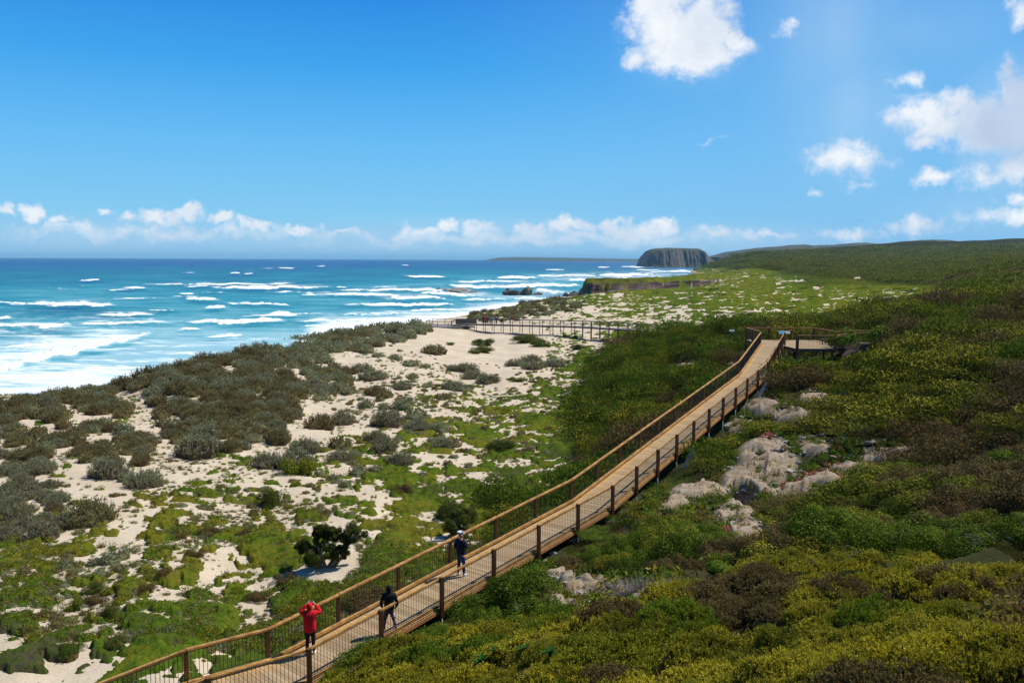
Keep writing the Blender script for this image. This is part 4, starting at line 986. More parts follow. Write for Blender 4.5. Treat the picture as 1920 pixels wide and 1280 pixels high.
def dome_bush(name, nl, lsize, h=.5, nclump=18, cr=(.22, .38), seed=0, tipf=.4, twig=14, wr=.35, rough=.35):
    """unit-radius bush made of rounded clumps of small leaves over brown wood"""
    cs = []
    for k in range(nclump):
        a = rng.uniform(0, 6.283); rr = math.sqrt(rng.uniform(0, 1))*.78; zz = h*math.sqrt(max(0, 1-rr*rr))*rng.uniform(.55, 1.0)
        cs.append((rr*math.cos(a), rr*math.sin(a), zz, rng.uniform(*cr)))
    cs = np.array(cs); pick = rng.choice(nclump, nl, p=cs[:, 3]**2/np.sum(cs[:, 3]**2)); d = unit(nl); d[:, 2] = np.abs(d[:, 2])*.9-.12+.0; d /= np.linalg.norm(d, axis=1)[:, None]
    rad = cs[pick, 3]*(1-rough*rng.random(nl)**1.5)
    sq = np.array([1, 1, min(1, .45+h)])
    C = cs[pick, :3] + d*rad[:, None]*sq
    tip = (d[:, 2] > .45)*(rng.random(nl) < tipf)*1.0
    ok = C[:, 2] > -.05
    L = leaves(C[ok], d[ok], lsize, lsize*wr, .75, .35, tip[ok], face=.55)
    tw = []
    for k in range(twig):
        c = cs[rng.integers(nclump)]; a = rng.uniform(0, 6.28); e_ = np.array([c[0], c[1], c[2]]) + unit(1)[0]*c[3]*1.05; e_[2] = abs(e_[2])
        tw.append([(c[0]*.2, c[1]*.2, 0), (c[0]*.7, c[1]*.7, c[2]*.6), tuple(e_)])
    return mesh_mix(name, L, core(.60, h*.66, 2, .4, seed), twig_set(tw, .018))
def salt_bush(name, ns, per, h=.8, seed=0, lsize=.09):
    """upright twiggy saltbush: leafy shoots rising from a woody base"""
    th = rng.uniform(0, 6.283, ns); rr = np.sqrt(rng.random(ns)); sz = .75+.5*vnoise(np.cos(th)*1.6+seed, np.sin(th)*1.6+rr, seed)
    bx = rr*np.cos(th)*.92*sz; by = rr*np.sin(th)*.92*sz; top = h*(np.sqrt(np.maximum(0, 1-.75*rr**2)))*rng.uniform(.72, 1.18, ns)
    lean = np.stack([np.cos(th)*rr*.25, np.sin(th)*rr*.25, np.ones(ns)], 1)+unit(ns)*.16; lean /= np.linalg.norm(lean, axis=1)[:, None]
    s = rng.random((ns, per))**.8; ln = rng.uniform(.22, .42, ns)*h/.62
    C = np.stack([bx, by, top], 1)[:, None]-lean[:, None]*(s*ln[:, None])[..., None]
    C = C.reshape(-1, 3)+rng.normal(size=(ns*per, 3))*.018; nn = np.repeat(lean, per, 0)*.8+unit(ns*per)*.75; nn /= np.linalg.norm(nn, axis=1)[:, None]
    tip = ((1-s.ravel()) > .55)*1.0
    L = leaves(C, nn, lsize, lsize*.38, .3, .25, tip)
    tw = [[(bx[k]*.35, by[k]*.35, 0), (bx[k]*.8, by[k]*.8, top[k]*.5), (bx[k], by[k], top[k]*.97)] for k in rng.choice(ns, min(ns, 60), False)]
    return mesh_mix(name, L, core(.78, h*.62, 2, .35, seed), twig_set(tw, .014))

def make_set(fn, n, mats, *a, **k):
    out = []
    for i in range(n):
        me = fn('bush_mesh', *a, seed=i*7+3, **k)
        for m_ in mats: me.materials.append(m_)
        out.append(me)
    return out
def recol(meshes, mats):
    out = []
    for me in meshes:
        c = me.copy(); c.materials.clear()
        for m_ in mats: c.materials.append(m_)
        out.append(c)
    return out
T_SALT = make_set(salt_bush, 5, (M_SALT, M_TWIG), 210, 16, lsize=.10)
T_OLIVE = recol(T_SALT, (M_OLIVE, M_TWIG))
T_DOME = make_set(dome_bush, 5, (M_GREENB, M_TWIG), 3200, .085, h=.62, nclump=16, cr=(.24, .42), wr=.5)
T_HEATH = make_set(dome_bush, 6, (M_HEATH, M_TWIG), 5600, .062, h=.66, nclump=17, cr=(.20, .38), wr=.5)
T_DGREEN = recol(T_DOME, (M_DTREE, M_TWIG)); T_OLDOME = recol(T_DOME, (M_HEATH, M_TWIG)); T_BROWN = recol(T_HEATH[:3], (M_BROWNB, M_GTWIG)); T_HGREEN = recol(T_HEATH[:4], (M_GREENB, M_TWIG)); T_YEL = recol(T_HEATH, (M_YELB, M_TWIG)); T_BROWN2 = recol(T_DOME[:3], (M_BROWNB, M_GTWIG))
NOBJ = 0
def put(name, label, cat, group, me, p, r, hs_=1.0, rz=None, sx=1.0, sink=.06):
    o = bpy.data.objects.new(name, me); COL.objects.link(o); o.location = (p[0], p[1], p[2]-sink*r)
    o.scale = (r*sx, r, r*hs_); o.rotation_euler = (0, 0, random.uniform(0, 6.28) if rz is None else rz)
    return tag(o, label, cat, group)
PLACED = []          # (x, y, r) of every individual plant, so that the filler keeps away
def world_r(px_w, p): return px_w/2*p.y/F

# --- saltbushes that can be pointed to: (px, py at the foot, width px, kind)
SB = [(185,902,70,'s'),(258,918,62,'s'),(232,905,36,'s'),(355,865,84,'s'),(372,835,60,'s'),(425,852,44,'o'),(545,885,76,'s'),(490,880,60,'s'),(567,852,50,'s'),(515,838,50,'o'),(133,948,15,'s'),(150,992,88,'o'),(175,985,50,'s'),(60,1020,64,'s'),
 (631,845,42,'o'),(634,868,44,'s'),(668,858,20,'s'),(594,806,58,'o'),(637,799,48,'s'),(706,671,28,'s'),(739,676,34,'s'),(768,688,38,'s'),(797,691,24,'s'),(812,666,58,'o'),(843,648,18,'d'),(906,650,46,'d'),(903,662,46,'d'),(890,664,24,'d'),
 (887,712,58,'s'),(915,722,58,'s'),(875,700,56,'s'),(850,697,34,'s'),(969,688,48,'s'),(997,680,48,'s'),(1000,694,52,'s'),(1040,690,54,'s'),(970,718,34,'g'),(1000,718,18,'b'),(675,699,56,'s'),(694,716,66,'s'),(578,728,56,'s'),(597,752,38,'s'),(603,742,56,'s'),(650,742,38,'s'),
 (700,744,58,'o'),(719,748,40,'o'),(750,732,44,'s'),(772,711,30,'s'),(800,728,26,'s'),(847,732,54,'s'),(869,735,40,'s'),(830,749,38,'o'),(684,766,32,'s'),(719,769,26,'s'),(753,771,42,'s'),(778,812,48,'s'),(719,804,60,'s'),(778,791,42,'s'),(825,812,36,'s'),(828,846,44,'s'),(850,840,30,'o'),
 (703,832,44,'s'),(719,852,48,'s'),(747,875,48,'s'),(744,827,18,'s'),(941,851,44,'d'),(925,845,26,'g'),(550,893,66,'g'),(530,880,34,'s'),(700,886,24,'s'),(790,900,22,'s'),(669,895,34,'s'),(622,903,30,'s'),(644,915,26,'s'),(597,895,22,'s'),(933,916,14,'d'),(897,932,24,'d'),(750,930,38,'b'),(628,940,22,'g'),
 (987,645,56,'d'),(1015,652,48,'d'),(1084,657,32,'d'),(109,998,56,'s'),(195,1063,42,'s'),(219,1052,34,'s'),(170,1064,28,'s'),(118,1070,28,'s'),(168,1120,36,'d'),(172,1138,36,'b'),(125,1151,38,'g'),(197,1166,42,'d'),(210,1223,42,'d'),(110,1245,62,'q'),(287,1093,48,'b'),(360,1050,36,'b'),
 (437,1121,34,'g'),(478,1132,42,'b'),(530,1102,46,'b'),(75,1160,24,'b'),(262,1118,40,'b'),(640,1112,12,'d'),(840,978,60,'d'),(870,985,50,'d'),(500,955,54,'d'),(470,935,14,'o'),(40,1000,50,'s'),(20,980,50,'s'),(385,1010,40,'b'),(330,1012,34,'b'),(455,1010,34,'b'),(655,1218,70,'w'),(510,1225,18,'g'),(560,985,18,'b')]
KIND = {'s': (T_SALT, 'saltbush', 'grey-green saltbush', 'saltbush', .95), 'o': (T_OLIVE, 'saltbush', 'brownish olive saltbush', 'saltbush', .95), 'g': (T_OLDOME, 'cushion_shrub', 'rounded green cushion shrub', 'shrub', .9), 'd': (T_DGREEN, 'cushion_shrub', 'dark green rounded shrub', 'shrub', 1.0), 'b': (T_BROWN2, 'cushion_shrub', 'brown low shrub', 'shrub', .8), 'q': (T_DOME, 'cushion_shrub', 'blue-green low cushion shrub', 'shrub', .6), 'w': (T_BROWN2, 'scrub_bush', 'greyish twiggy bush', 'shrub', .9)}
SPECIAL = {(970,718): 'round bright green cushion shrub at the foot of the bare white sand slope', (1000,718): 'small dark brown shrub right beside the round green cushion shrub', (941,851): 'dark green wedge-shaped shrub standing alone on the valley green',
 (110,1245): 'flat blue-green cushion shrub in the bottom left corner of the dunes', (843,648): 'small green shrub standing alone on the bare white sand slope', (840,978): 'tall dark bush beside the boardwalk just left of the person in the white cap', (133,948): 'tiny upright saltbush standing alone on the sand at the far left',
 (640,1112): 'tiny dark shrub alone on the bare sand left of the boardwalk', (906,650): 'upper dark shrub of the curved clump on the white sand slope', (903,662): 'lower dark shrub of the curved clump on the white sand slope', (185,902): 'grey saltbush standing at the left edge of the open sand valley, before a smaller pair',
 (355,865): 'large silvery saltbush on sand left of centre, biggest of its cluster', (567,852): 'round saltbush standing on bare white sand below the dark thicket', (655,1218): 'grey twiggy bush against the near railing of the boardwalk below the hooded person', (550,893): 'green-skirted shrub mound with leafy shoots below the bare sand'}
SPEC = []      # (shown width, kind, label, group, point, radius, height)
for i, (px, py, w, k) in enumerate(SB):
    p = hit(px, py, 14)
    if p is None or p.y > 400: continue
    T, nm, desc, cat, hh = KIND[k]; r = world_r(w, p)*(1.25 if py > 760 else 1.05); hh *= (1.1 if py > 760 else .75); p2 = Vector((p.x, p.y+r*.8, 0)); p2.z = float(gz(p2.x, p2.y))
    lab = SPECIAL.get((px, py)); grp = None
    if lab is None:
        reg = 'far dunes' if py < 700 else ('upper dune slope' if py < 780 else ('mid valley sand' if py < 920 else 'near valley floor'))
        reg2 = 'left of the bare white slope' if px < 820 else 'toward the dark slope'
        lab = '%s on the %s, %s' % (desc, reg, reg2); grp = '%s on the %s %s' % (desc, reg, reg2)
    SPEC.append((w*(100 if grp is None else 1), k, lab, grp, p2, r, hh)); PLACED.append((p2.x, p2.y, r))
def inpoly(x, y, P):
    c = False; n_ = len(P)
    for i in range(n_):
        x0, y0 = P[i]; x1, y1 = P[(i+1) % n_]
        if (y0 > y) != (y1 > y) and x < (x1-x0)*(y-y0)/(y1-y0)+x0: c = not c
    return c
def free(x, y, r, k=.7):
    if not PLACED: return True
    a = np.array(PLACED); return not np.any(np.hypot(a[:, 0]-x, a[:, 1]-y) < (a[:, 2]+r)*k)
# --- thickets of saltbush along the dune crest (photo outlines of the thickets)
TH = [([(-60,768),(90,750),(220,726),(330,695),(420,672),(500,662),(548,700),(556,745),(545,785),(500,800),(440,778),(400,790),(300,790),(300,760),(250,770),(215,790),(150,770),(120,790),(60,800),(-60,815)], 215, 'the dense dark thicket on the dune crest', 'o', (40, 62)),
 ([(-60,850),(60,840),(112,868),(116,930),(96,980),(60,1000),(-60,1020)], 44, 'the thicket at the left edge', 's', (44, 66)),
 ([(135,800),(230,795),(290,830),(270,872),(205,875),(140,860)], 36, 'the clump left of the valley', 'o', (36, 50)),
 ([(300,790),(440,780),(520,800),(540,820),(470,830),(440,860),(400,840),(330,835)], 44, 'the clump below the crest thicket', 'o', (34, 50)),
 ([(500,656),(560,642),(620,628),(700,616),(780,606),(800,622),(760,640),(720,648),(700,665),(640,660),(610,690),(570,700),(550,690)], 110, 'the thicket along the crest above the beach', 's', (28, 44)),
 ([(540,700),(640,690),(660,710),(650,740),(590,750),(560,730)], 26, 'the clump on the slope below the crest', 's', (30, 44)),
 ([(-60,815),(60,800),(130,800),(110,850),(-60,845)], 26, 'the loose row under the crest thicket', 'o', (36, 50)),
 ([(880,586),(960,572),(1050,560),(1100,566),(1080,584),(1000,594),(960,604),(880,604)], 130, 'the thicket behind the far walkway', 'o', (12, 22))]
HOLES = [(60,792,30,8),(130,762,16,7),(372,748,16,6),(428,694,14,9),(30,842,30,6),(480,742,14,6),(330,742,20,5),(75,770,12,5),(500,775,12,6),(180,820,26,7),(250,745,26,11),(205,778,16,9),(560,705,12,12),(100,805,20,5),(640,668,16,7),(530,690,14,4),(440,700,10,8),(235,800,10,5),(330,786,24,5),(150,775,18,5)]
extra_salt = []
for poly, n_, where, k, (w0, w1) in TH:
    xs = [q[0] for q in poly]; ys = [q[1] for q in poly]; cnt = 0; tries = 0
    while cnt < n_ and tries < n_*14:
        tries += 1; px = random.uniform(min(xs), max(xs)); py = random.uniform(min(ys), max(ys))
        if not inpoly(px, py, poly): continue
        if any(((px-hx)/(hw*1.4))**2+((py-hy-5)/(hh_*1.7))**2 < 1 for hx, hy, hw, hh_ in HOLES): continue
        p = hit(px, py, 14)
        if p is None or p.y > 460: continue
        r = world_r(random.uniform(w0, w1), p)
        if not free(p.x, p.y, r, .53): continue
        kk = k if random.random() < .7 else ('s' if k == 'o' else 'o')
        T, nm, desc, cat, hh = KIND[kk]
        SPEC.append((r*2*F/p.y, kk, 'saltbush packed with others in %s' % where, 'saltbushes in %s' % where, p, r, hh*random.uniform(.8, 1.1))); PLACED.append((p.x, p.y, r)); cnt += 1
SPEC.sort(key=lambda q: -q[0]); n_salt = 0; REST = []
for q in SPEC:
    w, k, lab, grp, p, r, hh = q; T, nm, desc, cat, h0 = KIND[k]
    if nm == 'saltbush':
        if n_salt >= 296: REST.append(q); continue
        n_salt += 1
    put(nm, lab, cat, grp, random.choice(T), p, r, hh)

# --- merged plants nobody could count
class Stuff:
    def __init__(s): s.V = []; s.F = []; s.l = []; s.t = []; s.m = []; s.n = 0; s.c = []
    def add(s, tpl, p, sx, sy, sz, rz, mi, shade):
        V, Fq, lv, tp = tpl; c, q = math.cos(rz), math.sin(rz)
        X = V[:, 0]*sx; Y = V[:, 1]*sy; s.V.append(np.stack([X*c-Y*q+p[0], X*q+Y*c+p[1], V[:, 2]*sz+p[2]], 1)); s.F.append(Fq+s.n); s.n += len(V)
        s.l.append(lv*.5+shade*.5); s.t.append(tp); s.m.append(np.full(len(Fq), mi))
    def build(s, name, mats):
        me = np_mesh(name, np.concatenate(s.V), np.concatenate(s.F), False, {'lv': ('POINT', np.concatenate(s.l)), 'tip': ('POINT', np.concatenate(s.t))}, np.concatenate(s.m))
        return link(name, me, mats)
def tpl_dome(nl, lsize, h=.5, nclump=9, wr=.6, mound=True):
    cs = []
    for k in range(nclump):
        a = rng.uniform(0, 6.283); rr = math.sqrt(rng.uniform(0, 1))*.7; cs.append((rr*math.cos(a), rr*math.sin(a), h*math.sqrt(1-rr*rr)*rng.uniform(.4, .9), rng.uniform(.28, .5)))
    cs = np.array(cs); pick = rng.integers(nclump, size=nl); d = unit(nl); d[:, 2] = np.abs(d[:, 2]); C = cs[pick, :3]+d*cs[pick, 3][:, None]*np.array([1, 1, .45+h])*rng.uniform(.7, 1, nl)[:, None]
    L = leaves(C, unit(nl)*.8+d*.4, lsize, lsize*wr, .5, .0, (d[:, 2] > .5)*(rng.random(nl) < .5)*1., face=.5)
    if not mound: return L
    # closed inner mound of quads so that no ground shows through
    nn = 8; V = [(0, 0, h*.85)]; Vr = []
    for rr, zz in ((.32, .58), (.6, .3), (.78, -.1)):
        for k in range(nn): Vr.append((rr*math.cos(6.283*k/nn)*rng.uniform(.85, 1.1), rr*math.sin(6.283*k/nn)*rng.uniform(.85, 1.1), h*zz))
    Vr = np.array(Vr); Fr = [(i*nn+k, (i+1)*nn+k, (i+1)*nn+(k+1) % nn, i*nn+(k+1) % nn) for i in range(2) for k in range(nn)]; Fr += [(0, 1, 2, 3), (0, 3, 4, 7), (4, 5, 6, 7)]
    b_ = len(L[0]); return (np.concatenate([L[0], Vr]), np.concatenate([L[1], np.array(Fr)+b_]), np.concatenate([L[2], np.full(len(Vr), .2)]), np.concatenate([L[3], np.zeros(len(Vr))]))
def tpl_shoots(ns=70, per=7, h=.8):
    th = rng.uniform(0, 6.283, ns); rr = np.sqrt(rng.random(ns)); top = h*np.sqrt(1-.75*rr**2)*rng.uniform(.75, 1.15, ns); lean = np.stack([np.cos(th)*rr*.25, np.sin(th)*rr*.25, np.ones(ns)], 1)
    s_ = rng.random((ns, per)); C = (np.stack([rr*np.cos(th)*.9, rr*np.sin(th)*.9, top], 1)[:, None]-lean[:, None]*(s_*.4)[..., None]).reshape(-1, 3)
    L = leaves(C, np.repeat(lean, per, 0)*.8+unit(ns*per)*.7, .17, .08, .3, .2, (s_.ravel() < .4)*1.)
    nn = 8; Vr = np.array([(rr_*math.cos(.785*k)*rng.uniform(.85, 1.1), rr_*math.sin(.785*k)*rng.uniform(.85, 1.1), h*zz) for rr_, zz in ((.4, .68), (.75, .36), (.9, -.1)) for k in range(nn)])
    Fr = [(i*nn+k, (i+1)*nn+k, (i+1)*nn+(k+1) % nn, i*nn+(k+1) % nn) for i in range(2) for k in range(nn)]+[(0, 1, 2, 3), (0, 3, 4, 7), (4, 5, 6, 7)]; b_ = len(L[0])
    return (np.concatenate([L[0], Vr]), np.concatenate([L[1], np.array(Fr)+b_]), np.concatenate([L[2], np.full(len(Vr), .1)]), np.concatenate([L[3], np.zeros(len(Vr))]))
if REST:
    SS = Stuff(); TPS_ = [tpl_shoots() for _ in range(4)]
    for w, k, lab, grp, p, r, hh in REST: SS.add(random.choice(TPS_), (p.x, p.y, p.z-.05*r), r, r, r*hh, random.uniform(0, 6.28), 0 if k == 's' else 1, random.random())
    tag(SS.build('saltbush_thicket', [M_SALT, M_OLIVE]), 'far saltbush thicket on the dune crest too small to tell apart', 'thicket', kind='stuff')
# --- heath on the hillside
def pick_kind(x, y, px, py):
    """the hillside's patches: dark green, fresh green, yellow-green, brown"""
    xr_ = x*.94+y*.34; yr_ = -x*.34+y*.94; n1 = float(fbm(np.array(xr_/13.), np.array(yr_/3.6), 201, 3)); n2 = float(fbm(np.array(x/3.), np.array(y/3.), 207, 2))
    if px < 1420 and py < 1000 and cbx(px, py): return 'h' if n2 < .5 else 'g'
    if 880 < px < 1440 and py > 880: return ('b' if n1 > .66 else 'g') if n2 > .46 else ('h' if n2 > .36 else 'y')
    if n1 > .66: return 'b'
    if n1 < .36: return 'g'
    if py > 880 and py < 1050 and px >= 1440: return 'b' if n2 > .60 else ('g' if n2 < .34 else 'h')
    n3 = float(fbm(np.array(xr_/18.), np.array(yr_/4.), 213, 2))
    if n3 > .52: return 'y'
    return 'h' if n2 < .62 else ('b' if n2 > .70 else 'y')
def cbx(px, py): return py < 640+(1440-px)*.62
HK = {'h': (T_HEATH, 'dark green heath bush'), 'g': (T_HGREEN, 'fresh green heath bush'), 'y': (T_YEL, 'yellow-green tipped heath bush'), 'b': (T_BROWN, 'brown half-bare heath bush')}
def rk_at(x, y): 
    i = min(max(int(np.searchsorted(uu, x/y))-1, 0), len(uu)-1); j = int(min(max((math.log(y)-tt[0])/(tt[1]-tt[0]), 0), len(tt)-1)); return RK[j, i], GR[j, i], COVER[j, i]
def hcov_at(x, y):
    i = min(max(int(np.searchsorted(uu, x/y))-1, 0), len(uu)-1); j = int(min(max((math.log(y)-tt[0])/(tt[1]-tt[0]), 0), len(tt)-1)); return float(HCOV[j, i])
def zone_name(px, py):
    if cbx(px, py): return 'the dark slope left of the boardwalk'
    if py < 760: return 'the hillside right of the lookout platform'
    if py < 1040 and px < 1500: return 'the slope between the boardwalk and the rocky track'
    if py < 1040: return 'the hillside right of the rocky track'
    return 'the near slope under the boardwalk'
nh = {'n': 0}
cands = []
Yc = 17.0
_Y0 = Yc = 8.0
while Yc < 125:
    r0 = float(np.interp(Yc, [17, 30, 60, 120], [.62, .85, 1.35, 2.0])); umin, umax = -.32, .86
    nn_ = int((umax-umin)*Yc/(r0*(1.22 if Yc < 48 else 1.08)))
    for k in range(nn_):
        x = (umin+(umax-umin)*(k+random.random())/nn_)*Yc; y = Yc+random.uniform(-.5, .5)*r0; cands.append((x, y, r0*random.choice([.7, .85, 1, 1, 1.2, 1.55]))) if (y > 16.5 or x/y > .62) else None
    Yc += r0*(1.08 if Yc < 48 else .95)
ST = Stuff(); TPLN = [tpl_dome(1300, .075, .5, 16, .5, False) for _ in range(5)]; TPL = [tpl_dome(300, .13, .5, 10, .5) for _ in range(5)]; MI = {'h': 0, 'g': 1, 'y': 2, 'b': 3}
cb_arr = [(p.x, p.y) for p in CB]
PL2 = [Vector((23.6, 82.8, 0)), Vector((31.8, 81.6, 0)), Vector((37, 81.6, 0))]
for x, y, r in cands:
    rk, g, cv = rk_at(x, y)
    if random.random() < .10 and y > 24: continue
    if g < .98 or rk > .15+.3*random.random(): continue
    if max(rk_at(x+.8*r, y)[0], rk_at(x-.8*r, y)[0], rk_at(x, y+.7*r)[0], rk_at(x, y-.7*r)[0]) > .6: continue
    dd = float(cb_dist(np.array(x), np.array(y))); d2 = float(cb_dist(np.array(x), np.array(y), PL2))
    if dd < 1.25+r*.75 or d2 < 2.6+r*.7: continue
    if 23 < x < 34 and 66 < y < 79: r *= .55
    if 24.5 < x < 31.5 and 72 < y < 78: continue
    z = float(gz(x, y)); px, py = project(np.array([x, y, z])); px = float(px); py = float(py)
    if y < 21 and py > 1060 and 520 < px < 1985: continue          # the foreground scrub has its own bushes
    k = pick_kind(x, y, px, py); sx = random.uniform(1.1, 1.7) if px > 1400 else random.uniform(.9, 1.2)
    hh = random.uniform(.75, 1.35)*(1.0 if y < 60 else 1.1)
    if 1180 < px < 1760 and 740 < py < 1080 and max(rk_at(x, y+q_)[0] for q_ in (1.5, 3, 5)) > .4: hh *= .5
    if (px > 2350 or px < 500): continue
    if 1435 < px < 1600 and y < 81 and float(project(np.array([x, y, z+r*hh*.75]))[1]) < 664: continue
    if 1180 < px < 1760 and y < 60:
        for _k in range(4):
            tp_ = project(np.array([x, y, z+r*hh*.8])); bp_ = (float(tp_[0]), float(tp_[1]))
            if any(((bp_[0]-q_[0])/q_[2])**2+((bp_[1]-q_[1])/q_[3])**2 < .8 for q_ in ROCKY[:20]): hh *= .6
    if dd < 5.5 and px < 1300: hh *= float(np.interp(dd, [1.8, 5.5], [.42, .9])); r *= float(np.interp(dd, [1.8, 5.5], [.8, 1]))
    T, desc = HK[k]
    if nh['n'] < 298 and px < 1950:
        zn = zone_name(px, py)
        put('heath_bush', '%s on %s' % (desc, zn), 'bush', '%ses on %s' % (desc, zn), random.choice(T), (x, y, z), r, hh, rz=.35+random.uniform(-.3, .3), sx=sx); nh['n'] += 1
    else:
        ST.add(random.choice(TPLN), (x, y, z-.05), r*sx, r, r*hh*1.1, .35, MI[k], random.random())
    if y > 45 and nh['n'] < 298: pass
print('heath bushes', nh['n'], 'candidates', len(cands))
Yc = 118.0
while Yc < 2600:
    r0 = float(np.interp(Yc, [118, 300, 700, 1500, 2600], [1.9, 3.4, 6.5, 13, 24])); umin, umax = (-.02 if Yc < 200 else .1), .82
    nn_ = int((umax-umin)*Yc/(r0*1.5))
    for k in range(nn_):
        x = (umin+(umax-umin)*(k+random.random())/nn_)*Yc; y = Yc+random.uniform(-.5, .5)*r0; rk, g, cv = rk_at(x, y)
        dens = sstep(.9, 1.2, g)*(g < 9); z = float(gz(x, y))
        if random.random() > .25*(g > .6)*(cv > .6)+dens*.8 or z < 4: continue
        if d2 < 0: continue
        if float(cb_dist(np.array(x), np.array(y), FW)) < 3: continue
        n1 = float(fbm(np.array(x/60.), np.array(y/40.), 221, 3)); k_ = 'h' if n1 < .56 or Yc > 350 else ('b' if n1 > .62 else 'y')
        if dens < .5: k_ = 'g'
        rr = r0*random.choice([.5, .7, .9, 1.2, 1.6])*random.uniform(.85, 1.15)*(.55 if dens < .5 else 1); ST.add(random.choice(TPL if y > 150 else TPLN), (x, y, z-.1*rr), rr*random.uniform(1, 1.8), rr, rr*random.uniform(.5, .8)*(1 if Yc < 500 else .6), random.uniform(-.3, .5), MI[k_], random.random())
    Yc += r0*1.25
tag(ST.build('heath', [M_HEATH, M_GREENB, M_YELB, M_BROWNB]), 'unbroken dark heath covering the hillside and the plain behind it', 'heath', kind='stuff')

# --- small tufts and mats on the valley floor
SF = Stuff(); TS = [tpl_dome(46, .34, .5, 5, .35) for _ in range(5)]
n_t = 0
for _ in range(70000):
    py = random.uniform(620, 1279); px = random.uniform(0, 1100)
    if random.random() > .35+.65*(py-620)/660: continue
    j = None
    d = ray(px, py)
    # cheap height guess: valley floor
    Y = 15.2/(-d[2]/d[1]) if d[2] < 0 else 0
    if not 24 < Y < 260: continue
    x = d[0]/d[1]*Y; rk, g, cv = rk_at(x, Y)
    if g > 1.15 or g > 9 or float(cb_dist(np.array(x), np.array(Y))) < 1.5: continue
    pch = float(fbm(np.array(x/4.), np.array(Y/4.), 301, 3))
    pr = (.20 if cv < .02 else (2.2 if cv < .75 else .5))*(1.7*(pch > .52)+.25)*(1.5 if Y > 60 else 1)
    if g < -.05 or random.random() > pr: continue
    z = float(gz(x, Y)); r = random.uniform(.07, .22)*random.choice([1, 1, 1, 1.6])*(1 if Y < 80 else 1.7); kk = random.choices([0, 1, 2, 3, 4], [3, 2, 2, 3, 1] if cv < .1 else [.5, 4, .7, .8, 3])[0]
    SF.add(random.choice(TS), (x, Y, z+max(-.02, hcov_at(x, Y)-.4*r)), r, r, r*random.uniform(.7, 1.1), random.uniform(0, 6.28), kk, random.random()); n_t += 1
TSH = [tpl_shoots() for _ in range(3)]
for cx, cy, rx, ry, n_ in [(850,790,200,70,230),(740,740,120,30,60),(300,960,230,50,110),(560,940,120,40,70),(1030,720,60,40,50),(900,870,110,40,60),(150,1090,160,50,60),(960,700,60,20,20),(230,1180,200,60,60),(650,640,110,25,40),(620,870,70,40,40)]:
    for _ in range(n_):
        p = hit(cx+random.uniform(-1, 1)*rx, cy+random.uniform(-1, 1)*ry, 20)
        if p is None or p.y > 260 or float(cb_dist(np.array(p.x), np.array(p.y))) < 2: continue
        r = random.uniform(.16, .55)*(.75 if p.y < 60 else 1); SF.add(random.choice(TSH), (p.x, p.y, p.z-.03), r, r, r*random.uniform(.6, 1), random.uniform(0, 6.28), random.choice([0, 2, 2, 3, 4, 0]), random.random())
print('tufts', n_t)
tag(SF.build('low_plants', [M_SALT, M_GREENB, M_OLIVE, M_BROWNB, M_YELB]), 'small tufts and sprigs scattered over the sandy valley floor', 'plants', kind='stuff')
# ------------------------------------------------------------------ foreground scrub
def shoot_bush(name, ns, per, h=.5, seed=0, lsize=.03, spread=1.0, nclump=14):
    """fine-leaved scrub: hundreds of upright shoots with whorls of tiny leaves over tangled twigs"""
    cl = np.array([(math.sqrt(rng.random())*.75*math.cos(a), math.sqrt(rng.random())*.75*math.sin(a), rng.uniform(.25, .42)) for a in rng.uniform(0, 6.283, nclump)])
    pk = rng.integers(nclump, size=ns); off = rng.normal(size=(ns, 2))*.45*cl[pk, 2][:, None]; bx = cl[pk, 0]+off[:, 0]; by = cl[pk, 1]+off[:, 1]
    rr = np.hypot(bx, by); k = rr > .98; bx[k] /= rr[k]; by[k] /= rr[k]; rr = np.minimum(rr, 1)
    bump = np.exp(-(off**2).sum(1)/(cl[pk, 2]**2*.5))
    top = h*(np.sqrt(1-.8*rr**2)*.75+.28*bump)*rng.uniform(.82, 1.12, ns)
    lean = np.stack([bx*.35, by*.35, np.ones(ns)], 1)+unit(ns)*.22; lean /= np.linalg.norm(lean, axis=1)[:, None]
    s_ = rng.random((ns, per)); C = (np.stack([bx, by, top], 1)[:, None]-lean[:, None]*(s_*.16)[..., None]).reshape(-1, 3)+rng.normal(size=(ns*per, 3))*.010
    nn = np.repeat(lean, per, 0)*.5+unit(ns*per)*.9; nn /= np.linalg.norm(nn, axis=1)[:, None]
    L = leaves(C, nn, lsize, lsize*.42, .3, .3, ((s_.ravel() < .45)*1.))
    tw = []
    for k in rng.choice(ns, 110, False): tw.append([(bx[k]*.5, by[k]*.5, 0), (bx[k]*.85, by[k]*.85, top[k]*.55), (bx[k]+rng.normal()*.03, by[k]+rng.normal()*.03, top[k]*rng.uniform(.85, 1.06))])
    return mesh_mix(name, L, core(.74, h*.55, 2, .4, seed), twig_set(tw, .008))
def twig_bush(name, n, h=.6, seed=0):
    tw = []
    for k in range(n):
        a = rng.uniform(0, 6.283); r = math.sqrt(rng.random()); x, y = r*math.cos(a), r*math.sin(a); z = h*math.sqrt(max(.05, 1-.8*r*r))*rng.uniform(.6, 1.1)
        p1 = np.array([x*.5+rng.normal()*.06, y*.5+rng.normal()*.06, z*.5]); tw.append([(x*.15, y*.15, 0), tuple(p1), (x, y, z)])
        for q in range(3): e_ = p1+np.array([x*.4, y*.4, z*.45])*rng.uniform(.5, 1)+rng.normal(size=3)*.12; tw.append([tuple(p1), tuple((p1+e_)/2+rng.normal(size=3)*.02), tuple(e_)])
    nl = n*5; C = np.stack([np.array(t_[-1]) for t_ in tw])[rng.integers(len(tw), size=nl)]+rng.normal(size=(nl, 3))*.04
    return mesh_mix(name, leaves(C, unit(nl), .03, .014, .5), None, twig_set(tw, .009))
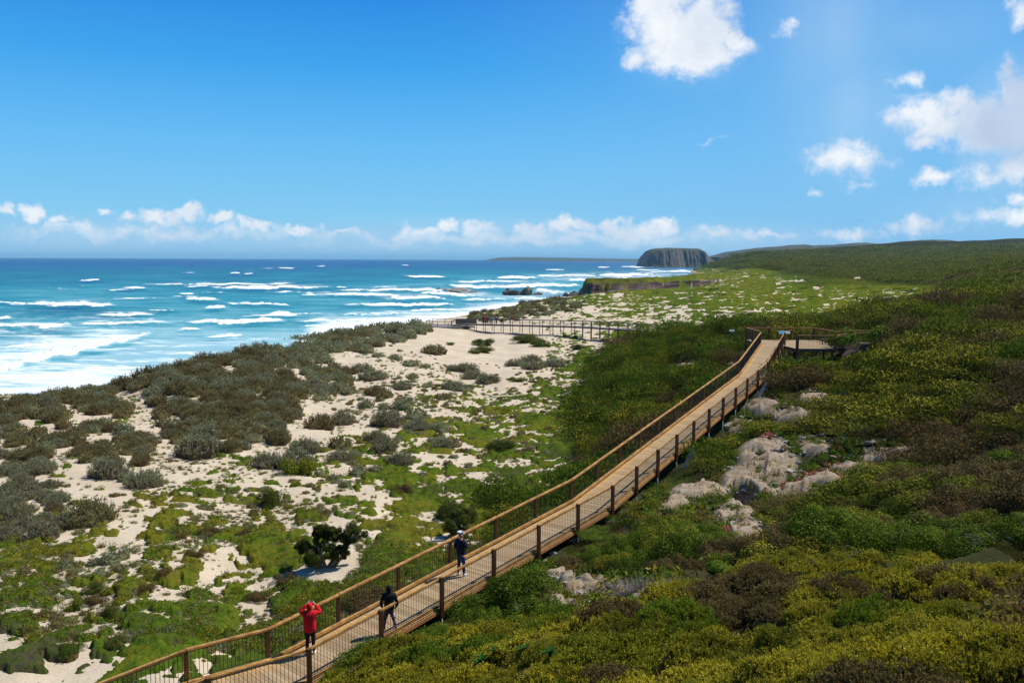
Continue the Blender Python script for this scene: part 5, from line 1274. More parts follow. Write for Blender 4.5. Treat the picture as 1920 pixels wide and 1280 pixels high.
T_FY = make_set(shoot_bush, 5, (M_YELB, M_TWIG), 1150, 15, lsize=.050)
T_FG = recol(T_FY[:3], (M_HEATH, M_TWIG)); T_FF = recol(T_FY[:3], (M_GREENB, M_TWIG)); T_FB = recol(T_FY[:2], (M_BROWNB, M_GTWIG))
T_TW = make_set(twig_bush, 3, (M_BROWNB, M_GTWIG), 260)
edge = [(500,1290),(560,1262),(640,1235),(700,1222),(800,1196),(880,1180),(960,1168),(1060,1158),(1110,1150),(1200,1140),(1290,1085),(1400,1064),(1500,1056),(1700,1052),(1960,1066)]
# dark and bare gaps inside the foreground: (px, py, rx, ry)
GAPS = [(1400,1165,40,24),(1340,1130,22,14),(1690,1115,70,13),(1130,1190,30,10),(1620,1130,40,10),(1440,1200,24,8)]
cnt = 0; Yc = 7.2
while Yc < 22.5:
    r0 = float(np.interp(Yc, [7, 22], [.62, .95])); n_ = int(1.05*Yc/(r0*.8))
    for k in range(n_):
        x = (-.36+1.05*(k+random.random())/n_)*Yc; y = Yc+random.uniform(-.4, .4)*r0; z = float(gz(x, y)); px, py = project(np.array([x, y, z+.3])); px, py = float(px), float(py)
        lim = np.interp(px, [q[0] for q in edge], [q[1] for q in edge])
        if px < 430 or px > 1985 or py < lim+4 or py > 1420: continue
        if float(cb_dist(np.array(x), np.array(y))) < 2.0 or any(((px-a)/c)**2+((py-b)/d)**2 < 1 for a, b, c, d in GAPS): continue
        n1 = float(fbm(np.array(x/2.2), np.array(y/1.6), 401, 3))
        kk = 'brown' if n1 > .62 else ('green' if n1 < .36 else ('fresh' if n1 < .40 else 'yellow'))
        T = {'brown': T_FB, 'green': T_FG, 'fresh': T_FF, 'yellow': T_FY}[kk]; r = r0*random.uniform(.75, 1.2)
        side = 'left part' if px < 1000 else ('middle part' if px < 1450 else 'right part'); dsc = {'brown': 'brownish half-dry', 'green': 'dark green', 'fresh': 'fresh green', 'yellow': 'yellow-green tipped'}[kk]
        put('scrub_bush', '%s scrub bush in the %s of the near foreground' % (dsc, side), 'bush', '%s scrub bushes in the foreground %s' % (dsc, side), random.choice(T), (x, y, z), r, random.uniform(.7, 1.4), sx=random.uniform(1, 1.3)); cnt += 1
    Yc += r0*.7
print('foreground', cnt)
# bare twiggy bushes one can point to
for i, (px, py, w, lab) in enumerate([(1195,1125,150,'large tangle of grey-purple dead twigs above the pale rocks in the foreground'),(1270,1120,120,'second dead-twig bush just right of the largest tangle of dead twigs'),(1085,1010,90,'bare grey twiggy bush beside the boardwalk railing below the pale rock'),(1045,1130,60,'thin dead-twig bush beside the pale curved rock ledge'),(1610,1130,110,'dead twiggy bush in the dark hollow of the right foreground'),(1500,1215,100,'dry grey twigs sticking out of the scrub at the bottom right'),(690,1235,60,'small dry twiggy bush in the scrub below the hooded person'),(1510,690,70,'grey dead bush under the edge of the lookout platform'),(1650,1010,120,'dark bare-twigged bush in the shadow at the back of the right foreground'),(1850,1000,130,'bare-twigged bush on the shaded slope at the right edge')]):
    p = hit(px, py, 6); r = world_r(w, p); put('dead_bush', lab, 'dead bush', None, T_TW[i % 3], p, r, 1.0)
# broad-leaved plants at the bottom edge
m, N, b = new_mat('broad_leaves'); N.set(b, 'Base Color', N.mix(N.attr('lv'), (.015, .05, .006), (.04, .11, .012))); b.inputs['Roughness'].default_value = .8; b.inputs['Specular IOR Level'].default_value = .1; M_BROAD = m
def rosette(n, seed):
    V = []; Fs = []; lv = []
    for k in range(n):
        a = k*2.4+rng.normal()*.2; el = rng.uniform(.35, 1.35); L = rng.uniform(.7, 1.0); w = .11; c = rng.random(); prev = None
        for i in range(5):
            t = i/4; ww = w*math.sin(math.pi*(.12+.86*t))+.005; e2 = el-.5*t; r_ = L*t*math.cos(e2); z = L*t*math.sin(e2)+.1
            x0, y0 = r_*math.cos(a), r_*math.sin(a); s_ = (-math.sin(a)*ww, math.cos(a)*ww); b_ = len(V)
            V += [(x0-s_[0], y0-s_[1], z+.02), (x0, y0, z-.02), (x0+s_[0], y0+s_[1], z+.02)]; lv += [c]*3
            if prev is not None: Fs += [(prev, prev+1, b_+1, b_), (prev+1, prev+2, b_+2, b_+1)]
            prev = b_
    return np_mesh('rosette', np.array(V), np.array(Fs), True, {'lv': ('POINT', np.array(lv))})
RO = []
for i in range(3): q = rosette(34, i); q.materials.append(M_BROAD); RO.append(q)
for i, (px, py, w) in enumerate([(890,1262,70),(935,1276,80),(985,1268,60),(840,1282,70),(1030,1280,60),(905,1288,70)]):
    p = hit(px, py, 5); put('leafy_plant', 'broad-leaved bright green plant in the clump at the bottom centre edge', 'plant', 'broad-leaved plants at the bottom edge', RO[i % 3], p+Vector((0, 0, .45)), world_r(w, p)*.8, .8)
# bright green shrub mound right of the lookout
for (px, py, w, lab, h) in [(1640,662,95,'big bright green shrub mound right of the lookout platform',.55),(1612,668,60,'lower bright green shrub against the right end of the lookout platform',.5)]:
    p = hit(px, py, 50); r = world_r(w, p)*1.1; put('shrub', lab, 'shrub', None, T_DOME[1], (p.x, p.y+r*.6, float(gz(p.x, p.y+r*.6))+.3), r*1.15, h*2.0, sx=1.35, rz=.1)

# ------------------------------------------------------------------ trees of the valley
def tree(px, py, lobes, trunks, label):
    p = hit(px, py, 14); t = thing('tree', label, 'tree', p); sc_ = p.y/F
    Ctr = []
    for dx, dy, rx, rz_, dep in lobes: Ctr.append(Vector((dx*sc_, dep, dy*sc_)))
    for a, bnd in trunks:
        c = Ctr[a]; mb = MB(); base = Vector((c.x*.2+random.uniform(-.1, .1), c.y*.3, -.2))
        mb.tube([base, base.lerp(c, .35)+Vector((bnd, 0, .05)), base.lerp(c, .7)+Vector((bnd*.6, 0, 0)), c], [.10, .075, .05, .02], 7)
        for q in range(5):
            e_ = c+Vector((random.uniform(-1, 1)*lobes[a][2]*sc_*.7, random.uniform(-.5, .5), random.uniform(-.3, .7)*lobes[a][3]*sc_*.8)); mb.tube([base.lerp(c, .55), base.lerp(c, .75).lerp(e_, .5), e_], [.035, .022, .008], 5)
        mb.build('trunk', M_BARK, t, True)
    for (dx, dy, rx, rz_, dep), c in zip(lobes, Ctr):
        nl = 9500; rX = rx*sc_; rZ = rz_*sc_; cs = unit(30)*np.array([.75, .75, .68])*rng.uniform(.55, 1.15, 30)[:, None]; pk = rng.integers(30, size=nl); d = unit(nl); C = (cs[pk]+d*rng.uniform(.16, .34, 30)[pk][:, None]*(1-.5*rng.random(nl)[:, None]))*np.array([rX, rX*.9, rZ])
        L = leaves(C, d, .062, .04, .7, .2, (d[:, 2] > .5)*(rng.random(nl) < .4)*1., face=.6); me = mesh_mix('crown', L, None, None); o = link('crown', me, M_DTREE, t); o.location = c
p_t = (600, 1064)
tree(603, 1066, [(-2,30,34,32,0),(0,68,26,18,.3),(-36,38,20,16,.3),(60,64,30,22,.2),(38,34,17,20,-.2),(22,58,22,16,.5),(-16,14,20,16,.2)], [(0,.0),(0,.12),(3,.15),(3,-.05),(2,-.1),(4,.1)], 'dark wind-bent tree with several lobed crowns standing on the pale sand left of the boardwalk')
tree(862, 1006, [(-8,28,30,24,0),(12,38,20,14,.4),(-4,10,28,12,-.2)], [(0,.05),(1,-.05)], 'rounded dark tree close behind the boardwalk railing left of the person in white cap')

# ------------------------------------------------------------------ rocks
def rock_mat(name, c1, c2, dark=(.09, .075, .065), sc=1.2, band=0):
    m, N, b = new_mat(name); co = geoco(N); f = N.noise(co, sc, 6, .65); c = N.mix(N.rng(f, .35, .62), c1, c2)
    c = N.mix(N.rng(N.noise(co, sc*2.6, 5, .7), .56, .68), c, dark)
    if band: c = N.mix(N.rng(N.noise(N.scale(co, (.05, .05, 1)), band, 4, .6), .5, .62, 0, .7), c, dark)
    N.set(b, 'Base Color', c); b.inputs['Roughness'].default_value = .9; b.inputs['Specular IOR Level'].default_value = .15
    N.set(b, 'Normal', N.bump(N.noise(co, sc*4, 6, .7), .8, .12/sc)); return m
M_LIME = rock_mat('grey_limestone', (.25, .21, .165), (.42, .37, .31)); M_PINK = rock_mat('pinkish_limestone', (.30, .20, .14), (.40, .32, .25)); M_DROCK = rock_mat('dark_sea_rock', (.10, .075, .06), (.22, .16, .12), (.04, .035, .03), .15); M_SROCK = rock_mat('pale_sea_rock', (.24, .20, .16), (.45, .39, .33), (.12, .09, .08), .15)
def rock_mesh(seed, flat=.5, sub=4, jag=.5, strata=0):
    bm = bmesh.new(); bmesh.ops.create_icosphere(bm, subdivisions=sub, radius=1); rs = random.Random(seed)
    V = np.array([v.co[:] for v in bm.verts])
    for _ in range(14):            # broken facets
        n_ = Vector((rs.uniform(-1, 1), rs.uniform(-1, 1), rs.uniform(-.5, 1))).normalized(); nn_ = np.array(n_); d = V@nn_; lim = rs.uniform(.45, .8); k = d > lim; V[k] -= (d[k]-lim)[:, None]*nn_*.85
    f = fbm(V[:, 0]*1.8+seed, V[:, 1]*1.8+V[:, 2]*1.3, seed, 4)-.5; f2 = fbm(V[:, 0]*6+V[:, 2]*4, V[:, 1]*6+seed, seed+5, 3)-.5
    V *= (1+jag*.8*f+jag*.5*f2)[:, None]
    if strata: zq = V[:, 2]*strata; V[:, :2] *= (1+.10*np.sin(zq*6.28))[:, None]
    for v, c in zip(bm.verts, V): v.co = Vector((c[0], c[1], max(c[2], -.6)*flat))
    me = bpy.data.meshes.new('rock'); bm.to_mesh(me); bm.free(); me.polygons.foreach_set('use_smooth', [False]*len(me.polygons)); return me
def rock(px, py, w, flat, mat, label, seed, ymin=14, rz=0, group=None, sy=.6, name='rock', sink=.2, lift=0):
    p = hit(px, py, ymin); r = world_r(w, p)*.8; me = rock_mesh(seed, flat); me.materials.append(mat); o = bpy.data.objects.new(name, me); COL.objects.link(o)
    o.location = (p.x, p.y+r*sy*.3, p.z-r*flat*sink+lift); o.scale = (r, r*sy, r); o.rotation_euler.z = rz; return tag(o, label, 'rock', group)
RKS = [(930,1160,30,.35,M_LIME,'low pale rock end poking out of the scrub nearest the boardwalk foot',0),(1000,1136,46,.35,M_LIME,'long pale curved rock ledge between the dead twigs and the boardwalk',.35),(1062,1082,48,.35,M_LIME,'white-edged curved rock slab above the long pale ledge',.4),(1038,1040,34,.7,M_LIME,'pointed grey boulder beside the boardwalk by the bare twiggy bush',0),(1020,1052,18,.6,M_PINK,'small pinkish stone at the foot of the pointed grey boulder',0),
 (1130,1112,44,.3,M_PINK,'pinkish broken rock under the grey dead twigs',.2),(1285,1100,36,.5,M_PINK,'pink-tinted stone right of the dead twigs in the foreground',0),(1270,935,60,.22,M_LIME,'flat pale ledge left of the rocky track, lower end',.3),(1330,915,70,.22,M_LIME,'flat pale ledge left of the rocky track, upper end',.25),(1402,907,44,.35,M_LIME,'pale overhanging slab above the dark hollow beside the rocky track',.1),
 (1425,940,40,.3,M_LIME,'grey stepped rock on the right lip of the dark hollow',.2),(1405,965,36,.25,M_LIME,'grey slab edge along the middle of the rocky track',.3),(1368,985,36,.3,M_LIME,'grey stone row at the lower end of the rocky track',.2),(1345,1000,26,.3,M_PINK,'broken stones where the rocky track meets the red plants',0),(1457,962,14,.7,M_PINK,'small purple-grey stone at the right side of the rocky track',0),
 (1395,815,32,.7,M_LIME,'knobbly grey boulder at the top left of the rocky track',0),(1435,800,18,1.0,M_LIME,'upright white boulder at the top of the rocky track',0),(1458,815,24,.7,M_LIME,'mottled grey boulder right of the upright white one',0),(1390,850,22,.6,M_LIME,'grey rock at the left lip of the rocky track',0),(1450,770,44,.35,M_LIME,'dark-hollowed grey rocks below the bend of the boardwalk',.1),(1480,760,44,.35,M_LIME,'stony bank right of the grey rocks below the boardwalk bend',.2),(1488,788,20,.3,M_LIME,'flat white stone in front of the stony bank',0),
 (1335,790,30,.45,M_LIME,'small grey outcrop against the boardwalk supports',0),(1312,812,24,.45,M_PINK,'pinkish outcrop under the boardwalk edge',0),(1290,686,44,.28,M_LIME,'pale rock ledge on the dark slope left of the boardwalk, left one',.05),(1325,692,28,.3,M_LIME,'pale rock ledge on the dark slope left of the boardwalk, right one',.1),(1368,702,26,.25,M_LIME,'thin pale rock beside the upper boardwalk left rail',.4),(1178,690,12,1.1,M_PINK,'small pink rock scar on the dark slope, left one',.0),(1225,730,14,1.1,M_PINK,'small pink rock scar on the dark slope, right one',0),
 (1645,860,40,.2,M_PINK,'rubble bank on the small side track at right',.2)]
for i, (px, py, w, fl, mt, lab, rz) in enumerate(RKS): rock(px, py, w, fl, mt, lab, 50+i*3, rz=rz)
SR = Stuff()
# loose stones on the track: nobody could count them
stv = []; stf = []; nst = 0
bmx = bmesh.new(); bmesh.ops.create_icosphere(bmx, subdivisions=1, radius=1); sV = np.array([v.co[:] for v in bmx.verts]); sF = np.array([[v.index for v in f.verts] for f in bmx.faces]); bmx.free()
for _ in range(24000):
    px = random.uniform(900, 1760); py = random.uniform(670, 1160); p = None
    gx = [q for q in ROCKY if ((px-q[0])/q[2])**2+((py-q[1])/q[3])**2 < 1.05]
    if not gx: continue
    d = ray(px, py); s_ = _ys[(_ys > 14) & (_ys < 110)][::4]; g_ = gz(d[0]/d[1]*s_, s_); w = np.nonzero(g_ >= CZ+d[2]/d[1]*s_)[0]
    if len(w) == 0: continue
    Y = s_[w[0]]; x = d[0]/d[1]*Y; r = random.uniform(.035, .11)*random.choice([1, 1, 1, 1, 1.6, 2.4]); an = random.uniform(0, 6.28); V = sV*(1+rng.normal(size=(len(sV), 1))*.28)*np.array([r, r*random.uniform(.5, 1), r*random.uniform(.35, .8)]); V = V@np.array([[math.cos(an), math.sin(an), 0], [-math.sin(an), math.cos(an), .25], [0, -.25, 1]]); V = V+np.array([x, Y, g_[w[0]]+.03])
    stv.append(V); stf.append(sF+nst); nst += len(V)
    if len(stv) > 8000: break
me = np_mesh('stones', np.concatenate(stv), np.concatenate(stf)); me.materials.append(M_LIME); me.materials.append(M_PINK); me.polygons.foreach_set('material_index', np.repeat((rng.random(len(stv)) < .45).astype(np.int32), len(sF)))
tag(link('loose_stones', me), 'loose pale stones and rubble strewn over the rocky track', 'stones', kind='stuff')
# red and orange succulents
m, N, b = new_mat('red_succulent'); N.set(b, 'Base Color', N.mix(N.attr('lv'), (.30, .05, .025), (.36, .12, .04))); b.inputs['Roughness'].default_value = .5; M_REDP = m
SU_ = Stuff(); TSU = [tpl_dome(90, .28, .45, 6, .35) for _ in range(3)]
for (cx, cy, rx, ry, n_) in [(1350,1012,36,10,60),(1375,1002,20,6,26),(1540,893,40,8,60),(1590,880,22,8,40),(1615,878,14,6,20),(1640,880,16,5,24),(1500,910,26,6,36),(1440,822,10,6,20),(1690,1112,30,6,20),(1690,858,30,5,24),(1480,918,16,4,16)]:
    for _ in range(n_):
        p = hit(cx+random.gauss(0, rx*.5), cy+random.gauss(0, ry*.5), 9)
        if p: r = random.uniform(.12, .26); SU_.add(random.choice(TSU), (p.x, p.y, p.z+.13), r, r, r*.6, random.uniform(0, 6), 0, random.random())
tag(SU_.build('succulents', [M_REDP]), 'red and orange succulent mats along the rocky track', 'succulents', kind='stuff')
m, N, b = new_mat('pale_flowers'); N.set(b, 'Base Color', (.32, .33, .24, 1)); b.inputs['Roughness'].default_value = .9; M_PALE = m
SW = Stuff(); TSW = [tpl_dome(260, .10, .5, 8, .22, False) for _ in range(3)]
for (cx, cy, rx, ry, n_, rr) in [(1310,962,10,9,16,.2),(1325,968,8,6,10,.2),(1605,1058,12,5,10,.10),(1595,1080,8,4,8,.08),(1820,1052,18,7,18,.10),(1860,1045,14,6,14,.10),(1555,1112,10,4,6,.07),(1803,697,14,6,14,.3),(1865,680,14,3,8,.25),(1810,602,10,2,8,.4),(1868,635,10,8,10,.4),(1875,612,8,6,8,.5),(1395,560,4,2,0,.3)]:
    for _ in range(n_//2+1):
        p = hit(cx+random.gauss(0, rx), cy+random.gauss(0, ry*.7), 8)
        if p: r = rr*random.uniform(.4, .9); SW.add(random.choice(TSW), (p.x, p.y, p.z+(.38 if cy > 1040 else .25+.5*rr)+random.uniform(-.1, .08)), r, r, r*.9, random.uniform(0, 6), 0, random.random())
tag(SW.build('pale_flowers', [M_PALE]), 'pale wispy flower tufts dotted through the heath', 'flowers', kind='stuff')
lab_ = 'angular pale limestone block among the rubble of the rocky track'; n_b = 0; TRK = [rock_mesh(900+i, .5, 3, .6) for i in range(7)]
for q in TRK: q.materials.append(M_LIME)
for _ in range(400):
    q = random.choice(ROCKY[:20]); p = hit(q[0]+random.uniform(-1, 1)*q[2], q[1]+random.uniform(-1, 1)*q[3], 14)
    if p is None or p.y > 110 or n_b > 85 or rk_at(p.x, p.y)[0] < .3: continue
    r = random.uniform(.14, .42); o = bpy.data.objects.new('rock', random.choice(TRK)); COL.objects.link(o); o.location = (p.x, p.y, p.z+.02*r); o.scale = (r*random.uniform(1, 1.7), r, r*random.uniform(.7, 1.2)); o.rotation_euler = (random.uniform(-.2, .2), random.uniform(-.2, .2), random.uniform(-.4, 1.0)); tag(o, lab_, 'rock', 'limestone blocks on the rocky track'); n_b += 1
# sprigs among the stones of the track
TK = Stuff(); n_k = 0
for _ in range(1100):
    q = random.choice(ROCKY); p = hit(q[0]+random.uniform(-1, 1)*q[2], q[1]+random.uniform(-1, 1)*q[3], 14)
    if p is None or p.y > 110: continue
    if float(fbm(np.array(p.x/1.5), np.array(p.y/1.5), 411, 2)) < .42: continue
    r = random.uniform(.10, .38); TK.add(random.choice(TS), (p.x, p.y, p.z+.05), r, r, r*.9, random.uniform(0, 6.28), random.choice([0, 0, 1, 2]), random.random())
for _ in range(1500):
    q = random.choice(ROCKY); p = hit(q[0]+random.uniform(-1.9, 1.9)*q[2], q[1]+random.uniform(-2.2, 2.2)*q[3], 14)
    if p is None or p.y > 110 or rk_at(p.x, p.y)[0] > .15 or float(cb_dist(np.array(p.x), np.array(p.y))) < 1.3: continue
    r = random.uniform(.16, .5); TK.add(random.choice(TS), (p.x, p.y, p.z+.02), r, r, r*.9, random.uniform(0, 6.28), random.choice([0, 0, 1, 2]), random.random())
tag(TK.build('track_plants', [M_GREENB, M_YELB, M_BROWNB]), 'small sprigs growing among the stones of the rocky track', 'plants', kind='stuff')
# grey props leaning under the boardwalk and the white marker peg
def prop(p0, p1, r, label, name, mat, cat):
    t = MB(); t.beam(p0, p1, r*2, r*2, (1, 0, 0)); o = t.build(name, mat, bevel=.01); return tag(o, label, cat)
M_WHITEP = plain('whitened_timber', (.55, .53, .49), .8, .2)
a = hit(1281, 878, 14); b2 = pt(1301, 838, a.y+.2); prop(a+Vector((0, 0, -.1)), Vector(b2), .09, 'whitish plank leaning on the boardwalk edge above the green shrubs', 'plank', M_WHITEP, 'plank')
a = hit(1419, 748, 14); b2 = pt(1438, 717, a.y+.3); prop(a+Vector((0, 0, -.1)), Vector(b2), .12, 'whitish plank leaning under the bend of the boardwalk near the lookout', 'plank', M_WHITEP, 'plank')
a = hit(1579, 836, 14); prop(a, a+Vector((.05, 0, .45)), .025, 'short white marker peg beside the sandy track at the heath edge', 'marker_peg', M_WHITEP, 'peg')
# ------------------------------------------------------------------ rocks in the sea
def sea_rock(px, py, w, h, mat, label, seed, sy=.6, rz=0, tilt=0):
    d = ray(px, py); Y = CZ/(-d[2]/d[1]); x = d[0]/d[1]*Y; r = w/2*Y/F; hh = h*Y/F
    me = rock_mesh(seed, 1.0, 4, .6); me.materials.append(mat); o = bpy.data.objects.new('sea_rock', me); COL.objects.link(o); o.location = (x, Y, hh*.22); o.scale = (r, r*sy, hh*.80); o.rotation_euler = (0, tilt, rz); return tag(o, label, 'rock')
sea_rock(862, 549, 66, 10, M_SROCK, 'pale flat slab of rock in the surf, largest of the light ones', 501, .5, 0, .05); sea_rock(838, 546, 22, 7, M_SROCK, 'pale low rock at the left end of the flat slab', 506, .6); sea_rock(822, 544, 12, 5, M_DROCK, 'small dark rock left of the pale slab in the surf', 511)
sea_rock(889, 548, 22, 5, M_SROCK, 'pale wedge at the right end of the flat slab', 513, .5); sea_rock(962, 553, 42, 12, M_DROCK, 'low jagged dark rock beside the tall round sea rock', 517, .6); sea_rock(952, 550, 12, 13, M_DROCK, 'small pointed dark rock at the left of the dark pair', 519); sea_rock(987, 553, 30, 21, M_DROCK, 'tall rounded dark rock standing in the surf', 523, .8)
sea_rock(1010, 553, 22, 5, M_DROCK, 'low dark rock ledge right of the tall rounded sea rock', 529); sea_rock(1060, 556, 16, 11, M_DROCK, 'square dark block at the tip of the headland', 531); sea_rock(1078, 555, 32, 11, M_DROCK, 'fallen brown boulders at the foot of the headland cliff', 537); sea_rock(1095, 552, 26, 16, M_DROCK, 'brown rock spur against the headland cliff', 541)

# ------------------------------------------------------------------ far headlands
def land(name, x0, x1, y0, depth, prof, mat, nx=220, ny=60, steep=.12, seed=0):
    """prof: (0..1 across) -> height; steep sided block rising from the sea"""
    xs = np.linspace(x0, x1, nx); ys = np.linspace(0, 1, ny)**1.3; X, S = np.meshgrid(xs, ys); t = (X-x0)/(x1-x0)
    H = np.interp(t.ravel(), [p[0] for p in prof], [p[1] for p in prof]).reshape(t.shape); nzz = (fbm(X/((x1-x0)/7), S*9, seed, 5)-.5)*.7+(fbm(X/((x1-x0)/30), S*45, seed+9, 4)-.5)*.5
    S2 = S+nzz*.05; f = sstep(0, steep, S2)*.82+.18*sstep(0, .45, S2); f *= 1-sstep(.7, 1, S)
    H = H*f*(1+.06*nzz)-2; Y = y0+depth*S+(fbm(X/((x1-x0)/9), S*0, seed+3, 5)-.5)*depth*.16
    ix_ = np.arange(nx*ny).reshape(ny, nx); Qx = np.stack([ix_[:-1, :-1], ix_[:-1, 1:], ix_[1:, 1:], ix_[1:, :-1]], -1).reshape(-1, 4)
    return tag(link(name, np_mesh(name, np.stack([X, Y, H], -1).reshape(-1, 3), Qx, True), mat), kind='structure')
m, N, b = new_mat('headland_rock'); co = geoco(N); nn_ = N.n('ShaderNodeNewGeometry').outputs['Normal']; sp_ = N.n('ShaderNodeSeparateXYZ'); N.set(sp_, 0, nn_)
cf = N.mix(N.rng(N.noise(N.scale(co, (.010, .010, .022)), 1, 7, .75), .40, .60), (.075, .062, .055), (.115, .092, .08)); cf = N.mix(N.rng(N.noise(N.scale(co, (.003, .003, .07)), 1, 5), .48, .58, 0, .6), cf, (.09, .08, .08))
N.set(b, 'Base Color', N.mix(N.rng(sp_.outputs[2], .6, .85), cf, (.045, .05, .025))); b.inputs['Roughness'].default_value = .95; N.set(b, 'Normal', N.bump(N.noise(co, .03, 6, .7), .7, 9)); M_HEAD = m
def X_at(px, Y): return (px-960)/F*Y
land('headland', X_at(1214, 3700), X_at(1352, 3700), 3700, 420, [(0, 0), (.02, 40), (.10, 74), (.18, 84), (.34, 88), (.55, 88), (.78, 86), (.84, 74), (.90, 50), (.96, 34), (1, 26)], M_HEAD, steep=.22, seed=3)
land('far_ridge', X_at(1325, 5200), X_at(1500, 5200), 5200, 900, [(0, 40), (.1, 52), (.4, 56), (.7, 62), (1, 70)], M_HEAD, seed=8)
land('far_cape', X_at(903, 14000), X_at(1400, 14000), 14000, 2500, [(0, 0), (.02, 30), (.06, 62), (.12, 72), (.3, 66), (.45, 56), (.6, 48), (.8, 42), (1, 40)], M_HEAD, nx=300, seed=12)
land('far_ridge', X_at(1640, 4600), X_at(2250, 4600), 4600, 1400, [(0, 80), (.06, 134), (.12, 146), (.17, 138), (.25, 144), (.33, 162), (.40, 164), (.47, 156), (.6, 150), (1, 130)], M_HEAD, seed=21, steep=.5)
land('far_ridge', X_at(1395, 4300), X_at(1700, 4300), 4300, 1200, [(0, 50), (.12, 80), (.25, 96), (.4, 112), (.50, 116), (.60, 126), (.65, 118), (.8, 124), (1, 128)], M_HEAD, seed=27, steep=.5)
# ------------------------------------------------------------------ sea air
m = bpy.data.materials.new('sea_air'); m.use_nodes = True; t = m.node_tree; t.nodes.clear(); o_ = t.nodes.new('ShaderNodeOutputMaterial'); v_ = t.nodes.new('ShaderNodeVolumePrincipled')
v_.inputs['Color'].default_value = (.38, .76, 1, 1); v_.inputs['Density'].default_value = HAZE; v_.inputs['Anisotropy'].default_value = 0; t.links.new(v_.outputs[0], o_.inputs['Volume'])
if HAZE > 0:
    mb = MB(); mb.box((0, 15400, 44), 120000, 31400, 212); hz_o = mb.build('haze', m); tag(hz_o, kind='stuff')
# ------------------------------------------------------------------ light and sky
SUN = Vector((.92, .37, 0)).normalized(); EL = math.radians(54)
sd = Vector((SUN.x*math.cos(EL), SUN.y*math.cos(EL), math.sin(EL)))
ld = bpy.data.lights.new('sun', 'SUN'); ld.energy = 5.0; ld.angle = math.radians(.53); ld.color = (1, .95, .86)
lo = bpy.data.objects.new('sun', ld); COL.objects.link(lo); lo.rotation_euler = (-sd).to_track_quat('-Z', 'Y').to_euler(); lo.location = (60, 20, 120)
W_ = bpy.data.worlds.new('World'); SC.world = W_; W_.use_nodes = True; N = NT(W_.node_tree)
bg = W_.node_tree.nodes['Background']
sky = N.n('ShaderNodeTexSky', sky_type='NISHITA', sun_disc=False, sun_elevation=EL, sun_rotation=math.atan2(SUN.x, SUN.y), altitude=10, air_density=1.0, dust_density=.25, ozone_density=3.0)
hs = N.n('ShaderNodeHueSaturation'); N.set(hs, 'Color', sky); hs.inputs['Saturation'].default_value = SKY_SAT; hs.inputs['Hue'].default_value = .5
vec = N.n('ShaderNodeTexCoord').outputs['Generated']
sep = N.n('ShaderNodeSeparateXYZ'); N.set(sep, 0, vec)
yy = N.math('MAXIMUM', sep.outputs[1], .02)
a = N.math('DIVIDE', sep.outputs[0], yy); e_ = N.math('DIVIDE', sep.outputs[2], yy)
cmb = N.n('ShaderNodeCombineXYZ'); N.set(cmb, 0, a); N.set(cmb, 1, e_)
P = cmb.outputs[0]
nzv = N.n('ShaderNodeTexNoise'); N.set(nzv, 'Vector', P); nzv.inputs['Scale'].default_value = 20; nzv.inputs['Detail'].default_value = 9; nzv.inputs['Roughness'].default_value = .62
dv = N.vmath('MULTIPLY', N.vmath('SUBTRACT', nzv.outputs['Color'], (.5, .5, .5)).outputs[0], (.075, .06, 0)).outputs[0]
PD = N.vmath('ADD', P, dv).outputs[0]
def blobs(lst, src):
    acc = None
    for px, py, rx, ry, s in lst:
        d = ray(px, py); ca = d[0]/d[1]; ce = d[2]/d[1]
        q = N.vmath('SUBTRACT', src, (ca, ce, 0)).outputs[0]
        q = N.vmath('MULTIPLY', q, (F/rx, F/ry, 0)).outputs[0]
        L = N.vmath('LENGTH', q).outputs['Value']
        k = N.math('MULTIPLY', N.math('SUBTRACT', 1.0, L), s)
        acc = k if acc is None else N.math('MAXIMUM', acc, k)
    return acc
CUM = [(300,436,420,19,.5),(1000,446,560,17,.55),(120,426,160,12,.4),(1250,40,95,70,1),(1330,50,80,80,1),(1290,95,110,60,1),(1230,10,70,60,1),(1380,85,60,32,.8),(1200,110,40,30,.7),(1330,-10,50,40,.9),(1480,55,24,18,.45),
 (1760,225,100,56,.85),(1860,235,120,72,.95),(1920,200,60,80,1),(1800,200,50,40,.8),(1720,255,40,24,.7),(1700,160,40,26,.45),(1900,135,36,26,.6),(1910,30,40,40,.6),(1580,300,100,42,.55),(1590,270,50,26,.4),(1750,335,50,26,.75),(1840,330,60,30,.45),(1900,300,60,50,.8),(1920,370,60,24,.5),
 (1900,410,120,26,.55),(1720,425,90,24,.55),(1600,440,90,18,.55),(1515,358,22,12,.3),(1440,440,70,16,.6),(1350,440,50,14,.6),(1330,267,38,6,.3),(1620,350,40,12,.3),
 (65,388,38,26,.85),(10,388,22,18,.6),(190,402,28,11,.7),(240,412,30,12,.6),(300,412,45,18,.75),(350,402,42,18,.9),(410,415,45,14,.8),(480,422,45,14,.8),(560,430,60,12,.7),(640,435,50,9,.5),(120,412,30,14,.5),(750,430,40,14,.6),(800,435,60,16,.7),(845,420,28,14,.8),(900,432,50,14,.7),(1000,432,60,16,.75),(1070,425,60,18,.8),(1150,428,60,20,.9),(1200,435,70,18,.9),(1245,425,40,18,.8)]
c1 = blobs(CUM, PD)
fine = N.noise(P, 38, 9, .62)
dens = N.math('ADD', c1, N.math('MULTIPLY', N.math('SUBTRACT', fine, .5), 1.0))
al = N.rng(dens, .0, .62, 0, .97)
VEIL = [(1560,60,230,300,.6),(1600,200,200,230,.6),(1700,60,300,120,.4),(1850,400,300,80,.5),(700,452,900,50,.95),(150,446,500,60,.95),(1300,452,500,50,.95),(900,430,500,40,.7),(1900,250,160,200,.8),(1300,110,190,90,.5)]
ve = N.rng(blobs(VEIL, P), 0, .9, 0, .62)
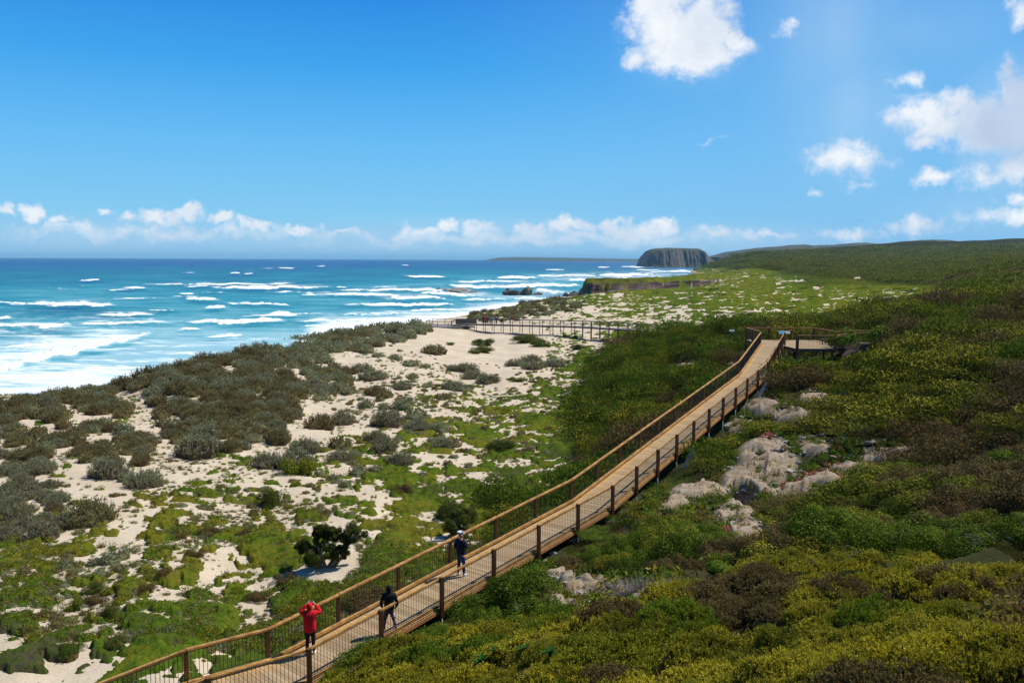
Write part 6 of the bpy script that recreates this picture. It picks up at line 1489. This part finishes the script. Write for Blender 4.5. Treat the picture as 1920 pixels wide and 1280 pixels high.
stre = N.noise(N.scale(P, (22, 1.2, 1)), 1, 3, .5)
ve = N.math('MULTIPLY', ve, N.rng(stre, .3, .7, .75, 1.0))
front = N.math('GREATER_THAN', sep.outputs[1], .03)
upm = N.rng(sep.outputs[2], .0, .004)
shade = N.rng(N.noise(PD, 9, 4, .6), .35, .68)
# the underside of the big right-hand cloud is grey
grey = N.rng(blobs([(1900,240,130,120,1),(1920,150,60,120,1)], PD), .1, .7)
ccol = N.mix(shade, (7.6, 8.4, 9.6), (10.6, 10.8, 11.0))
ccol = N.mix(N.math('MULTIPLY', grey, .75), ccol, (4.6, 6.0, 8.4))
hz = N.rng(e_, .0, .055)
ccol = N.mix(hz, (5.6, 7.6, 9.6), ccol)
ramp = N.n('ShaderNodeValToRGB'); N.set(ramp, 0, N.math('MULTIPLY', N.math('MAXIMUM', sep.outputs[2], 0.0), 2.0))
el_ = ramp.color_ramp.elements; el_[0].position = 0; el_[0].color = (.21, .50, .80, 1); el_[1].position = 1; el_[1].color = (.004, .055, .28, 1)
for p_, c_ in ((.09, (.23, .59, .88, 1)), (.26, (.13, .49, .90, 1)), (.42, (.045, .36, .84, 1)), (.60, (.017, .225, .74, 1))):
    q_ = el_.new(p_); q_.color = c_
warm = N.rng(sep.outputs[0], -.15, .5, 0, .62)
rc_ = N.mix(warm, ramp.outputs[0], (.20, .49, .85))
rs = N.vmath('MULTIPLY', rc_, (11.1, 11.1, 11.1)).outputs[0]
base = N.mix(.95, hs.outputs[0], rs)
skc = N.mix(N.math('MULTIPLY', N.math('MULTIPLY', ve, front), upm), base, (5.0, 7.4, 9.6))
skc = N.mix(N.math('MULTIPLY', N.math('MULTIPLY', al, front), upm), skc, ccol)
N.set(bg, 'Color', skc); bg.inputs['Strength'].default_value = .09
SC.view_settings.view_transform = 'Standard'; SC.view_settings.look = 'None'; SC.view_settings.exposure = EXPO; SC.view_settings.gamma = 1
SC.cycles.max_bounces = 5; SC.cycles.diffuse_bounces = 2; SC.cycles.glossy_bounces = 2; SC.cycles.transparent_max_bounces = 6
SC.cycles.use_denoising = True
